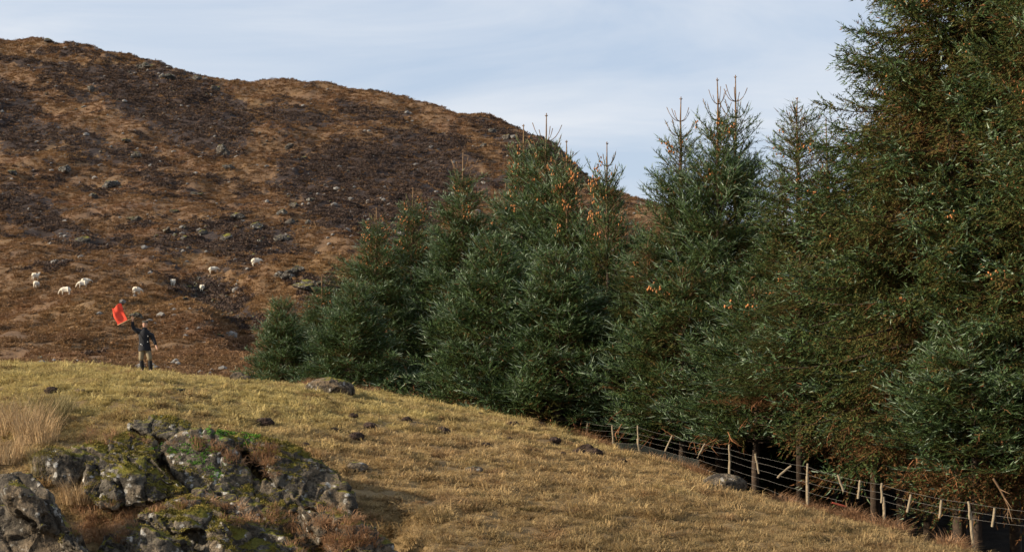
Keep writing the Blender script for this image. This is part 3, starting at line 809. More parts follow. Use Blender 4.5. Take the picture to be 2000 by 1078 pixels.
# stones: those that can be told apart are objects, the rest one mass
rs = np.random.default_rng(17)
ST = [mesh_np('stone', *rock_shape((1, 0.8, 0.65), 500 + i, 2, planes=8, rough=0.12), [M['crag']], None, False) for i in range(8)]
def stone(px, py, wpx, label, group):
    c = on_ground(px, py, 104); s = wpx * c.y / FPX
    o = link('stone', ST[rs.integers(8)], None, c + Vector((0, 0, s * 0.1)), (rs.normal(0, .25), rs.normal(0, .25), rs.uniform(0, 6.3)), (s * .5, s * .5, s * .5 * rs.uniform(.7, 1.2)))
    tag(o, label, 'stone', group)
for i in range(85):
    q = rs.uniform(0, 1); px = np.interp(q, [0, .5, 1], [372, 428, 478]) + rs.normal(0, 17); py = np.interp(q, [0, .5, 1], [555, 598, 640]) + rs.normal(0, 9)
    stone(px, py, rs.uniform(5, 13), 'grey stone among the tumbled stones filling the stream gully', 'stones in the stream gully')
for (x0, x1, y0, y1, n, wh_) in ((430, 560, 205, 300, 26, 'in the heather at the middle of the hill'), (530, 700, 330, 450, 40, 'in the large heather patch behind the left spruces'), (300, 590, 440, 500, 36, 'among the lower rocks above the sheep'), (60, 240, 180, 320, 22, 'in the left heather patch of the hill'), (240, 440, 140, 260, 24, 'in the long heather band below the hill top')):
    for i in range(n):
        stone(rs.uniform(x0, x1), rs.uniform(y0, y1), rs.uniform(4, 9) if 'lower' not in wh_ else rs.gamma(2, 3.2) + 4, 'small grey stone showing ' + wh_ if 'lower' not in wh_ else 'jagged grey rock ' + wh_, 'stones ' + wh_)
X, Y, Z, h = hill_points(7500, 23)
k = (fbm2(X / 9, Y / 9, 3, 33) + 0.5 * h > 0.22)
Vs, Fs = ICO[2][0][:], ICO[2][1]
pv, pf = [], []
sh = [rock_shape((1, .8, .6), 540 + i, 1, planes=7, rough=.14) for i in range(5)]
a = Acc()
for x, y, z in zip(X[k], Y[k], Z[k]):
    v, f = sh[rs.integers(5)]; s = rs.gamma(2.0, 0.11) * (0.6 + y / 600); th = rs.uniform(0, 6.3)
    v = v[:, [0, 1, 2]] * s; v = np.stack([v[:, 0] * math.cos(th) - v[:, 1] * math.sin(th), v[:, 0] * math.sin(th) + v[:, 1] * math.cos(th), v[:, 2]], 1)
    a.add(v + np.array([x, y, z + s * .2]), f)
tag(link('scree', a.mesh('scree', [M['scree']], False)), 'small pale stones strewn over the hillside', kind='stuff')

# molehills
MOUND = []
MO = [(517, 829, 26, 'molehill just above the dark outcrop, nearest to it'), (598, 824, 14, 'small molehill left of the pair below the boulder'), (722, 837, 22, 'molehill below the large boulder, upper of two'),
      (697, 858, 24, 'molehill below the large boulder, lower of two'), (795, 823, 16, 'small molehill alone near the crest'), (865, 847, 24, 'broad molehill alone in mid slope'), (1002, 832, 18, 'molehill near the fence end, flattest one'),
      (1052, 834, 20, 'molehill against the first fence posts, left of two'), (1066, 838, 16, 'molehill against the first fence posts, right of two'), (1083, 863, 18, 'molehill alone between fence and trio'),
      (1130, 888, 24, 'molehill in the trio below the fence, lower left'), (1143, 880, 24, 'molehill in the trio below the fence, top'), (1160, 889, 26, 'molehill in the trio below the fence, lower right'), (1096, 889, 14, 'small crumbled molehill left of the trio'),
      (1318, 934, 18, 'molehill nearest the dark flat boulder'), (937, 812, 12, 'tiny molehill on the crest in front of the trees'), (834, 797, 14, 'tiny molehill on the crest near the trees'), (100, 766, 20, 'molehill in the yellow grass at far left'),
      (652, 842, 14, 'small molehill left of the upper of two'), (950, 873, 14, 'small molehill at the middle of the slope'), (596, 872, 14, 'small molehill beside the outcrop brow'), (994, 858, 10, 'tiny molehill right of the broad one'),
      (690, 815, 14, 'small molehill right under the large boulder'), (1180, 912, 14, 'crumbled molehill below the trio'), (1215, 905, 16, 'crumbled molehill right of the trio')]
for i, (px, py, w, lab) in enumerate(MO):
    c = on_ground(px, py); s = w * c.y / FPX * 0.56; MOUND.append((c.x, c.y, s))
    V, F = rock_shape((s * 1.25, s * 1.1, s * 0.75), 700 + i, 4, planes=3, rough=0.16)
    V = V + np.random.default_rng(i).normal(0, s * 0.035, V.shape)
    tag(link('molehill', mesh_np('molehill', V, F, [M['soil']], None, False), None, c + Vector((0, 0, s * 0.2))), 'dark ' + lab, 'molehill', 'molehills on the grass slope')

# ------------------------------------------------------------------ spruces
def unit(a): return a / (np.linalg.norm(a, axis=-1, keepdims=True) + 1e-9)
def make_spruce(seed, H, Rm, zb, spacing, leader, cones, hang=0.0, prof=0.8, dens=1.0, top_open=0.0, olive=0.0, skirt=0.0, shl=0.155, wr=.105, nbr=(5, 8)):
    rg = np.random.default_rng(seed)
    wood = Acc(); dead = Acc(); twB, twD, twL, twT, twS, twN = [], [], [], [], [], []
    zt = H - leader
    # stem
    zz = np.linspace(0, H, 16)
    wob = np.stack([np.cumsum(rg.normal(0, .012, 16)), np.cumsum(rg.normal(0, .012, 16)), zz], 1)
    r0 = 0.0085 * H + 0.02
    stem = lambda z: np.array([np.interp(z, zz, wob[:, 0]), np.interp(z, zz, wob[:, 1]), z])
    wood.tube(np.vstack([[wob[0, 0], wob[0, 1], -9.0], wob]), np.concatenate([[r0 * 1.3], r0 * np.clip((1 - zz / H), 0.0, 1) ** 0.9 + 0.014]), 8)
    wh = []
    z = zb
    while z < zt:
        t_ = (H - z) / (H - zb)
        wh.append(z)
        z += spacing * rg.uniform(.75, 1.25) * (1 + top_open * max(0, 0.45 - t_) * 2)
    for wi, z in enumerate(wh):
        t = (H - z) / (H - zb)
        nb = rg.integers(*nbr) if t > .2 or hang > .5 else 5
        a0 = rg.uniform(0, 6.3)
        for bi in range(nb + (2 if t > .3 else 0)):
            az = a0 + bi * 2 * math.pi / nb + rg.normal(0, .22)
            Lb = Rm * (t ** prof) * rg.uniform(.62, 1.14) * (1.0 if t < .82 or zb < 1 else 1 - 0.4 * (t - .82) / .18 * (1 - skirt)) + (0.18 if hang > .5 else .18 + .42 * max(0, 1 - t / .22))
            if rg.uniform() < .08: Lb *= 1.18
            el0 = np.interp(t, [0, .12, .35, .7, 1], [62, 52, 32, 14, 2]) - hang * np.interp(t, [0, .2, 1], [5, 26, 24]) + rg.normal(0, 7)
            cv = np.interp(t, [0, .3, 1], [8, 16, 24]) if hang < .5 else np.interp(t, [0, .3, 1], [8, 26, 34])
            dip = 0 if hang < .5 else np.interp(t, [0, .2, 1], [0, 14, 20])
            m = max(4, int(Lb / .22) + 2)
            q = np.linspace(0, 1, m)
            el = np.radians(el0 - dip * np.sin(q * math.pi) + cv * q ** 2)
            azs = az + np.cumsum(rg.normal(0, .045, m))
            st = np.stack([np.cos(azs) * np.cos(el), np.sin(azs) * np.cos(el), np.sin(el)], 1)
            pts = stem(z + rg.normal(0, spacing * .22)) + np.vstack([[0, 0, 0], np.cumsum(st[:-1] * Lb / (m - 1), 0)])
            wood.tube(pts, np.linspace(0.008 + 0.008 * Lb, 0.005, m), 4, cap=False)
            # twigs along the branch, from the lit outer part inwards
            tdn = dens * (np.interp(t, [0, .1, .28], [.42, .55, 1]) if hang < .5 else 1)
            s0 = np.interp(t, [0, .2, .5, 1], [0.02, .10, .22, .28]) * (1 - .3 * min(1, hang))
            ns = max(4, int(Lb * (1 - s0) / ((.060 if hang < .5 else .062) / tdn)))
            ss = s0 + (1 - s0) * (np.arange(ns) + rg.uniform(0, 1, ns)) / ns
            B = np.stack([np.interp(ss, q, pts[:, j]) for j in range(3)], 1)
            D = unit(np.stack([np.interp(ss, q, st[:, j]) for j in range(3)], 1))
            side = unit(np.cross(D, [0, 0, 1.0])) * np.where(np.arange(ns) % 2, 1, -1)[:, None]
            up = np.cross(side, D); up *= np.sign(up[:, 2:3] + 1e-9)
            rol = rg.normal(.25, .62, ns)[:, None]; side, up = np.cos(rol) * side + np.sin(rol) * up, np.cos(rol) * up - np.sin(rol) * side
            l = np.minimum(.85 + .25 * hang, np.interp(t, [0, .2], [.10, .16 if hang < .5 else .30]) + .52 * Lb * (1 - ss) + .06) * rg.uniform(.6, 1.15, ns)
            ang = np.radians(rg.uniform(38, 62, ns))[:, None]
            dd = np.cos(ang) * D + np.sin(ang) * side + up * rg.normal(.14, .22, (ns, 1))
            dd[:, 2] -= hang * rg.uniform(.2, 1.25, ns) * np.interp(t, [0, .15, .3], [0.1, .5, 1])
            dd = unit(dd)
            twB.append(B); twD.append(dd); twL.append(l); twN.append(up)
            bt = rg.normal(0, .13)
            out = ss * .75 + .25 * rg.uniform(0, 1, ns)
            twT.append(np.clip(out + bt, 0, 1)); twS.append(np.full(ns, t))
            # the branch end itself
            ne = 3 if Lb > .5 else 2
            twB.append(pts[-1 - np.arange(1, ne + 1).clip(max=m - 1)]); twD.append(st[-1 - np.arange(1, ne + 1).clip(max=m - 1)]); twL.append(np.full(ne, Lb / (m - 1) + .10))
            twT.append(np.full(ne, 1.0)); twS.append(np.full(ne, t)); twN.append(np.tile(np.cross(np.cross(st[-1], [0, 0, 1.0]), st[-1]), (ne, 1)))
            if t > .55 and rg.uniform() < .16:      # bare brown twigs inside and underneath
                for k2 in range(3):
                    i0 = rg.integers(0, m - 1); b0 = pts[i0]
                    dv = unit(st[i0] * .5 + rg.normal(0, .5, 3) + np.array([0, 0, -.55 - .5 * hang])); ln = rg.uniform(.25, .8)
                    p1 = b0 + dv * ln * .5; p2 = p1 + unit(dv + np.array([0, 0, -.5])) * ln * .5
                    dead.tube([b0, p1, p2], [.010, .007, .003], 3, cap=False)
                    for k3 in range(3):
                        e0 = b0 + (p1 - b0) * rg.uniform(.3, 1); dead.tube([e0, e0 + unit(dv + rg.normal(0, .7, 3)) * ln * .35], [.006, .003], 3, cap=False)
    # dead skirt twigs under the crown
    for k2 in range(int(26 * (1 + 1.2 * skirt))):
        az = rg.uniform(0, 6.3); rr = rg.uniform(.35, .95) * Rm * .75; zc = zb * rg.uniform(.7, 1.0) + rg.uniform(0, .35)
        b0 = np.array([rr * math.cos(az), rr * math.sin(az), zc + .25])
        dv = unit(np.array([math.cos(az) * .5, math.sin(az) * .5, -1]) + rg.normal(0, .35, 3)); ln = rg.uniform(.4, 1.1)
        p1 = b0 + dv * ln * .6; p2 = p1 + unit(dv + rg.normal(0, .4, 3)) * ln * .4
        dead.tube([b0, p1, p2], [.012, .008, .003], 3, cap=False)
        for k3 in range(5):
            e0 = b0 + (p1 - b0) * rg.uniform(.1, 1); dead.tube([e0, e0 + unit(dv + rg.normal(0, .6, 3)) * ln * rg.uniform(.2, .5)], [.006, .003], 3, cap=False)
    # bare leader with an upcurved whorl and a budded tip
    if leader > .9:
        for zf, n_, ln in ((.42, 5, .42 * leader), (.06, 5, .5 * leader)):
            zc = zt + leader * zf
            for k2 in range(n_):
                az = k2 * 6.283 / n_ + rg.normal(0, .3); q = np.linspace(0, 1, 5)[:, None]; l_ = ln * rg.uniform(.7, 1.15)
                hv = np.array([math.cos(az), math.sin(az), 0])
                pts = stem(zc) + hv * l_ * .62 * q ** .7 + np.array([0, 0, 1.0]) * l_ * (.18 * q + .62 * q ** 2)
                wood.tube(pts, [.014, .013, .012, .011, .013], 4)
                if zf < .3 or top_open < .5:
                    twB.append(pts[:-1]); twD.append(unit(np.diff(pts, axis=0))); twL.append(np.full(4, l_ / 4)); twT.append(np.full(4, .7)); twS.append(np.full(4, .05)); twN.append(np.tile([0.3, .2, 1.0], (4, 1)))
        zc = zt + leader * .93
        for k2 in range(3):
            wood.tube([stem(zc), stem(zc) + np.array([math.cos(k2 * 2.1) * .05, math.sin(k2 * 2.1) * .05, .05])], [.014, .012], 4)
    B, D, Ln, T, TT = np.vstack(twB), np.vstack(twD), np.concatenate(twL), np.concatenate(twT), np.concatenate(twS)
    # shoots along every twig
    ks = np.maximum(3, (Ln / (.031 / dens)).astype(int)); tot = int(ks.sum())
    ti = np.repeat(np.arange(len(Ln)), ks)
    fr = (np.arange(tot) - np.repeat(np.cumsum(ks) - ks, ks) + rg.uniform(.2, .8, tot)) / ks[ti]
    d = D[ti]; base = B[ti] + d * (Ln[ti] * fr)[:, None]
    base[:, 2] -= hang * .22 * Ln[ti] * fr ** 2
    nn = np.vstack(twN)[ti]; sgn = np.where(np.arange(tot) % 2, 1.0, -1.0)[:, None]
    rv = unit(unit(np.cross(d, nn)) * sgn + rg.normal(0, .5, (tot, 3)))
    an = np.radians(rg.uniform(32, 56, tot))[:, None]
    sd = np.cos(an) * d + np.sin(an) * rv; sd[:, 2] += .24 * (T[ti] > .5) + .08 - hang * .40
    last = fr > 1 - 1.0 / ks[ti]
    sd = unit(np.where(last[:, None], d + 0.15 * rv, sd))
    sl = shl * rg.uniform(.55, 1.15, tot) * (1.12 - .35 * fr) * np.where(last, 1.75 + .3 * (T[ti] > .8), 1)
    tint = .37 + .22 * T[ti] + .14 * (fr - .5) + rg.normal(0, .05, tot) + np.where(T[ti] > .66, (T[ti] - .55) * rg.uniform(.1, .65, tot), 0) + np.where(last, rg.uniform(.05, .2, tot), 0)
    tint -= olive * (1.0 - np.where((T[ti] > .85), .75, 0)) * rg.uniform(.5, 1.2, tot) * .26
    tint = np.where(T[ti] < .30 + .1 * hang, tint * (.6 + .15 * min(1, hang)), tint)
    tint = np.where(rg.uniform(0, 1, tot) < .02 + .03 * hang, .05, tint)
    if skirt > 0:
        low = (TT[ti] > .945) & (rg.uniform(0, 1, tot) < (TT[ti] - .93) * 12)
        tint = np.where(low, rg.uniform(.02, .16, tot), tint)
    A = unit(np.cross(sd, rg.normal(size=(tot, 3)))); A2 = np.cross(sd, A)
    w = np.minimum(sl, shl) * wr * .95 * rg.uniform(.8, 1.3, tot)
    tip = base + sd * sl[:, None]
    V = np.stack([base - A * w[:, None], base + A * w[:, None], tip], 1).reshape(-1, 3)
    F = np.arange(tot * 3).reshape(-1, 3)
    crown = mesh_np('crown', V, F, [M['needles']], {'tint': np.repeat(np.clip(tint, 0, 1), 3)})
    # cones hanging in the top
    cmesh = None
    if cones:
        ca = Acc()
        cand = np.nonzero((TT < (.34 if hang < .5 else .72)) & (T > .35))[0]
        wgt = np.exp(-((TT[cand] - .17) / .12) ** 2) + .03 if hang < .5 else np.ones(len(cand))
        clus = rg.choice(cand, max(1, cones // 4), p=wgt / wgt.sum())
        for c in clus:
            for k2 in range(rg.integers(3, 8)):
                b0 = B[c] + D[c] * Ln[c] * rg.uniform(.0, .8) + rg.normal(0, .07, 3)
                ln = rg.uniform(.07, .11); dv = unit(np.array([rg.normal(0, .18), rg.normal(0, .18), -1]))
                ca.tube([b0, b0 + dv * ln * .3, b0 + dv * ln * .75, b0 + dv * ln], [.012, .027, .023, .007], 6)
        cmesh = ca.mesh('cones', [M['cone']])
    for V_, T_ in zip(wood.v, wood.t): T_[:] = np.clip((V_[:, 2] - (H - leader - .22 * H)) / (.12 * H), 0, 1)
    return dict(trunk=wood.mesh('trunk', [M['bark']]), crown=crown, cones=cmesh, dead_branches=dead.mesh('dead_branches', [M['dead']], False), H=H, R=Rm, zb=zb)
KIND = {'bush': make_spruce(1, 6.2, 2.3, .05, .20, .35, 0, dens=1.15, prof=.66, shl=.13),
        'shrub': make_spruce(8, 7.0, 2.4, 1.2, .24, .4, 24, dens=1.05, prof=.66, shl=.14, olive=.25),
        'bough': make_spruce(9, 7.0, 2.3, 1.5, .24, .4, 0, dens=1.05, prof=.5, shl=.14),
        'cone': make_spruce(2, 11.0, 3.0, .25, .30, 1.3, 110, top_open=.3, prof=.86, shl=.135),
        'slim': make_spruce(3, 12.0, 2.8, .25, .30, 1.8, 40, top_open=.5, prof=.86, shl=.14),
        'open': make_spruce(4, 13.0, 3.2, .6, .33, 1.6, 30, top_open=.8, prof=.86, shl=.14),
        'olive': make_spruce(5, 12.5, 3.3, 1.5, .34, 1.0, 40, hang=.35, olive=.5, top_open=.2, prof=.72, skirt=.6, shl=.14),
        'old': make_spruce(6, 20.0, 5.6, 2.0, .345, .8, 200, hang=.7, olive=.8, skirt=1.0, dens=1.0, prof=.6, shl=.13, wr=.165, nbr=(8, 11))}
FRINGE = [(1000, 835), (1060, 842), (1250, 888), (1430, 905), (1600, 920), (1800, 946), (2000, 978), (2200, 1010)]
def plant(kind, px, py_top, Y, wpx, label, group='spruces in the plantation row', rz=None, bot=0):
    """bot: photo row where the lowest boughs end; 0 = follow the wood edge, None = down to the ground"""
    k = KIND[kind]
    u, w = ray(px, py_top)
    X = float(u) * Y; g0 = gz(X, Y); ztop = float(w) * Y
    if bot == 0: bot = np.interp(px, *zip(*FRINGE)) - 12 if px > 1230 else None
    if bot is None: sz = (ztop - g0) / k['H']; dz = 0.0
    else:
        zb_ = max(float(ray(px, bot)[1]) * Y, g0 + .3) + (.035 * Y if kind in ('old', 'olive') else .01 * Y)
        sz = (ztop - zb_) / (k['H'] - k['zb']); dz = zb_ - k['zb'] * sz - g0
    sx = wpx * 1.36 * Y / FPX / k['R']
    rz = rs.uniform(0, 6.3) if rz is None else rz
    e = link('spruce_tree', None, None, (X, Y, g0))
    tag(e, label, 'spruce tree', group)
    for nm in ('trunk', 'crown', 'cones', 'dead_branches'):
        if k[nm]:
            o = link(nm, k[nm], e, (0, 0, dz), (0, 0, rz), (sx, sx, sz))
            if nm in ('cones', 'dead_branches'): tag(o, kind='stuff')
    return e
G1 = 'spruces in the front row of the plantation'
plant('bush', 552, 594, 83, 78, 'small bushy spruce at the open left end of the row', G1)
plant('slim', 630, 538, 88, 92, 'spruce with a tall bare tan leader just right of the small bushy one', G1)
plant('cone', 735, 405, 86, 118, 'spruce with orange cones and thin leader, first tall one from the left end', G1)
plant('cone', 806, 366, 88, 120, 'spruce with a cone hung top, second tall one from the left end', G1)
plant('bush', 690, 560, 81, 95, 'low leafy spruce in front of the first cone hung spruces', G1)
plant('slim', 908, 292, 85, 128, 'dense dark spruce with one straight bare leader before the hill', G1)
plant('slim', 984, 352, 91, 110, 'spruce whose thin leader stands between the straight leader and the cone whorl', G1)
plant('cone', 1022, 243, 87, 128, 'spruce with an orange cone whorl halfway up its bare top', G1)
plant('slim', 1066, 222, 84, 135, 'spruce with the tall forked leader in front of the hill slope', G1)
plant('cone', 1107, 274, 82, 128, 'spruce with twin pale leaders and cones down its stem', G1)
plant('cone', 1186, 277, 80, 130, 'spruce with a star shaped top full of orange cones against the sky', G1)
plant('bush', 960, 470, 78, 130, 'broad pale tipped spruce in front, below the straight bare leader', G1)
plant('bush', 1090, 500, 76, 140, 'broad pale tipped spruce in front, below the forked leader', G1)
plant('olive', 1262, 470, 75, 120, 'lower spruce filling the dip in the skyline', G1)
plant('open', 1327, 190, 76, 150, 'open topped spruce left of the two close leaders, sky showing through', G1)
plant('open', 1398, 152, 74.5, 150, 'open topped spruce with upcurved whorl, left of the two close leaders', G1)
plant('open', 1432, 147, 77, 150, 'tallest thin spruce, right of the two close leaders', G1)
plant('olive', 1556, 190, 70, 160, 'spruce with pointed top between the close leaders and the giant spruce', G1)
plant('slim', 1614, 228, 76, 120, 'thin spruce top peeping between the pointed spruce and the giant', G1)
plant('shrub', 1330, 520, 71, 150, 'leafy spruce in front of the open topped spruces', G1)
plant('shrub', 1470, 560, 66, 150, 'leafy spruce hanging over the fence below the pointed spruce', G1)
plant('olive', 1700, 360, 61, 150, 'olive green spruce merging into the lower boughs of the giant', G1)
plant('olive', 1560, 500, 62, 150, 'olive green spruce against the left side of the giant spruce', G1)
plant('old', 1850, -330, 57, 275, 'giant old spruce with hanging olive branches and scattered cones', G1, rz=0.6)
plant('old', 2090, -240, 53, 270, 'giant dark spruce cut by the right edge of the photo', G1, rz=2.5)
plant('bough', 1900, 640, 52.5, 165, 'low blue green young spruce in front of the giant at the right', G1, bot=950)
i = 0
for px, top, Y, kd in ((700, 505, 97, 'olive'), (820, 450, 97, 'olive'), (930, 430, 98, 'olive'), (1040, 430, 96, 'olive'), (1150, 440, 94, 'olive'), (1240, 500, 90, 'olive'), (1340, 470, 88, 'olive'), (1440, 430, 87, 'olive'),
                       (1530, 400, 83, 'olive'), (1640, 415, 78, 'olive'), (1800, 120, 70, 'old'), (1960, -60, 70, 'old'), (1600, 420, 95, 'olive'), (1850, 200, 90, 'olive'), (2080, 100, 80, 'olive'), (1750, 330, 66, 'olive'), (1290, 500, 84, 'olive'), (1390, 480, 83, 'olive'), (1490, 470, 82, 'olive'), (1590, 440, 84, 'olive'), (1690, 380, 82, 'olive'), (1790, 260, 83, 'olive'), (1900, 220, 84, 'olive'), (2010, 200, 82, 'olive'), (2120, 240, 83, 'olive')):
    plant(kd, px, top, Y, 150 if kd == 'olive' else 220, 'dark spruce seen only between the front row trees', 'spruces behind the front row', bot=None if Y > 81 else 0)

# ------------------------------------------------------------------ fence along the wood edge
FY = lambda px: float(np.interp(px, [960, 1085, 1147, 1200, 1247, 1330, 1424, 1577, 1722, 1895, 2050], [79, 77.4, 73.5, 69.8, 67, 62, 57, 50.6, 47, 43.8, 42]))
c0 = at(1424, 935, FY(1424))
fence = link('wire_fence', None, None, c0)
tag(fence, 'sagging wire fence with leaning pale posts along the spruces', 'fence')
def fpost(name, x0, y0, x1, y1, w, parent=fence, dy=0.0):
    p0, p1 = at(x0, y0, FY(x0) + dy) - c0, at(x1, y1, FY(x0) + dy) - c0
    a = Acc(); r = w
    n = 5; q = np.linspace(0, 1, n)[:, None]
    pts = np.array(p0)[None] * (1 - q) + np.array(p1)[None] * q + rs.normal(0, .006, (n, 3))
    a.tube(pts, r * np.array([.94, 1.0, 1.02, 1.0, 1.0]), 7)
    return link(name, a.mesh(name, [M['post']], False), parent)
for x0, y0, x1, y1 in ((1085, 815, 1087, 848), (1147, 825, 1145, 862), (1201, 830, 1198, 868), (1248, 854, 1250, 892), (1426, 886, 1425, 940), (1579, 928, 1578, 996), (1726, 971, 1727, 1024), (1896, 1001, 1901, 1074)):
    fpost('fence_post', x0 + rs.normal(0, 2.2), y0 + rs.normal(0, 1.5), x1, y1, .043 * rs.uniform(.85, 1.12))
for x0, y0, x1, y1 in ((1245, 830, 1247, 868), (1313, 850, 1299, 881), (1377, 866, 1363, 894), (1424, 867, 1425, 904), (1475, 886, 1482, 924), (1545, 909, 1519, 932), (1577, 904, 1577, 945), (1636, 927, 1648, 959),
                       (1680, 937, 1675, 973), (1722, 943, 1722, 982), (1779, 965, 1772, 1000), (1839, 976, 1835, 1011), (1892, 979, 1894, 1014), (1943, 991, 1938, 1028)):
    fpost('fence_batten', x0, y0, x1, y1, .031, dy=-.08)
def wire(pts, r=.0021):
    P = np.array([at(x, y, FY(x) - .06) - c0 for x, y in pts]); n = len(P)
    q = np.linspace(0, n - 1, (n - 1) * 6 + 1)
    C = np.stack([np.interp(q, np.arange(n), P[:, j]) for j in range(3)], 1)
    C[:, 2] -= .02 * np.abs(np.sin(q * math.pi))
    a = Acc(); a.tube(C, r, 4, cap=False)
    link('wire', a.mesh('wire', [M['wire']]), fence)
wire([(985, 812), (1085, 819), (1147, 826), (1200, 833), (1246, 834), (1312, 852), (1376, 868), (1424, 877), (1500, 896), (1577, 911), (1638, 930), (1722, 946), (1800, 966), (1892, 982), (2040, 1002)])
wire([(1030, 828), (1085, 830), (1147, 838), (1200, 842), (1246, 847), (1308, 862), (1370, 876), (1424, 887), (1500, 908), (1577, 926), (1642, 944), (1722, 962), (1800, 982), (1892, 998), (2040, 1018)])
wire([(1060, 836), (1085, 838), (1147, 847), (1200, 852), (1246, 857), (1303, 872), (1366, 888), (1424, 899), (1500, 922), (1577, 942), (1645, 957), (1722, 976), (1800, 996), (1892, 1012), (2040, 1030)])
wire([(1147, 858), (1200, 864), (1246, 866), (1303, 882), (1366, 898), (1424, 915), (1500, 938), (1577, 960), (1645, 978)])
wire([(1247, 890), (1303, 900), (1366, 912), (1424, 930), (1500, 955), (1577, 985)])
# netting hung from the lower wire
top = [(1196, 864), (1247, 867), (1303, 883), (1366, 899)]; bot = [(1198, 872), (1247, 892), (1303, 902), (1366, 913)]
a = Acc()
def npt(i, q):
    f = i / 40 * 3
    tx = np.interp(f, range(4), [p_[0] for p_ in top]); ty = np.interp(f, range(4), [p_[1] for p_ in top]); bx = np.interp(f, range(4), [p_[0] for p_ in bot]); by = np.interp(f, range(4), [p_[1] for p_ in bot])
    return np.array(at(tx * (1 - q) + bx * q, ty * (1 - q) + by * q, FY(tx) - .05) - c0)
for i_ in range(40):
    for j_ in range(8):
        a.tube([npt(i_, j_ / 8), npt(i_ + 1, (j_ + 1) / 8)], .004, 3, cap=False); a.tube([npt(i_, (j_ + 1) / 8), npt(i_ + 1, j_ / 8)], .004, 3, cap=False)
tag(link('netting', a.mesh('netting', [M['net']]), fence), kind='stuff')
# brash under the trees
M['brash'] = flat('cut_brash', (0.085, 0.075, 0.045), 0.9, 0.5, 3)
a = Acc()
for k2 in range(420):
    px = rs.uniform(1180, 1720); cY = float(np.interp(px, [1180, 1330, 1430, 1577, 1720], [71, 62.5, 57.8, 51.5, 48])) + abs(rs.normal(.8, 1.2)); u, w = ray(px, 900)
    x = float(u) * cY; z = gz(x, cY)
    az = rs.uniform(0, 6.3); ln = rs.uniform(.4, 1.5); d = np.array([math.cos(az), math.sin(az) * .6, rs.uniform(-.05, .45)])
    b0 = np.array([x, cY, z + rs.uniform(.0, .35)])
    a.tube([b0, b0 + d * ln * .5, b0 + d * ln + np.array([0, 0, -.08])], [.016, .011, .004], 3, cap=False)
    for k3 in range(4):
        e0 = b0 + d * ln * rs.uniform(.2, .9); a.tube([e0, e0 + (d + rs.normal(0, .6, 3)) * ln * .3], [.007, .003], 3, cap=False)
tag(link('brash', a.mesh('brash', [M['brash']], False)), 'cut branches and brushwood lying under the spruces behind the fence', kind='stuff')
a = Acc(); M['rail'] = flat('red_brown_rail', (0.33, 0.07, 0.04), 0.7, 0.2, 6)
p0, p1 = at(1625, 981, 50.4), at(1653, 989, 50.4)
a.tube([np.array(p0) - np.array(p0), np.array((p0 + p1) / 2 - p0), np.array(p1 - p0)], [.03, .032, .03], 6)
tag(link('red_rail', a.mesh('red_rail', [M['rail']], False), None, p0), 'short red rail lying in the dark under the spruces', 'rail')
# broken branch hanging at the right
a = Acc()
q = [(1940, 934), (1953, 955), (1962, 972), (1970, 990), (1968, 1010), (1972, 1022)]
P = [np.array(at(x, y, 47.2)) for x, y in q]; o0 = P[0].copy()
a.tube([p_ - o0 for p_ in P], [.03, .028, .024, .018, .012, .005], 6)
for x0, y0, x1, y1 in ((1953, 955, 1972, 964), (1962, 972, 1976, 992), (1970, 990, 1977, 1018), (1968, 1000, 1960, 1012)):
    a.tube([np.array(at(x0, y0, 47.2)) - o0, np.array(at(x1, y1, 46.9)) - o0], [.014, .005], 5)
tag(link('broken_branch', a.mesh('broken_branch', [M['shoot']], False), None, o0), 'bare broken tan branch hanging below the giant dark spruce', 'branch')
# rushes and long grass tufts
m, t, b = newmat('rush_stems'); M['rush'] = m
leafy(t, b, ramp(t, noise(t, pos(t), 2.2, 4, .7), [(0.3, (0.22, 0.145, 0.075)), (0.5, (0.40, 0.28, 0.15)), (0.7, (0.54, 0.41, 0.24))]), .2)
m, t, b = newmat('green_rush_stems'); M['rush_green'] = m
leafy(t, b, ramp(t, noise(t, pos(t), 2.2, 4, .7), [(0.3, (0.09, 0.08, 0.035)), (0.5, (0.19, 0.16, 0.075)), (0.7, (0.30, 0.24, 0.12))]), .2)
for i, (px, py, n_, rad, ln, mk, lab) in enumerate((
        (30, 850, 420, .75, .85, 'rush', 'tall tan rush clump at the left edge of the field'), (95, 830, 260, .45, .75, 'rush_green', 'grey green rush clump behind the tan rushes'), (122, 808, 180, .35, .55, 'rush_green', 'short rush clump furthest up the slope from the rocks'),
        (70, 868, 260, .5, .75, 'rush', 'tan rush clump between the edge clump and the rocks'), (12, 905, 240, .45, .6, 'rush', 'tan rush clump just above the cracked pale outcrop'), (95, 935, 260, .42, .60, 'rush_green', 'grey rush clump in the hollow between the two left outcrops'),
        (155, 985, 220, .38, .50, 'rush', 'tan spiky tuft in the hollow right of the cracked pale outcrop'))):
    c = on_ground(px, py)
    tag(link('rush_clump', tuft_mesh('rush_clump', M[mk], int(n_ * 1.3), rad, ln * 1.2, .007, .38, 800 + i, .25), None, c), lab, 'rush clump', 'rush clumps beside the rocks')

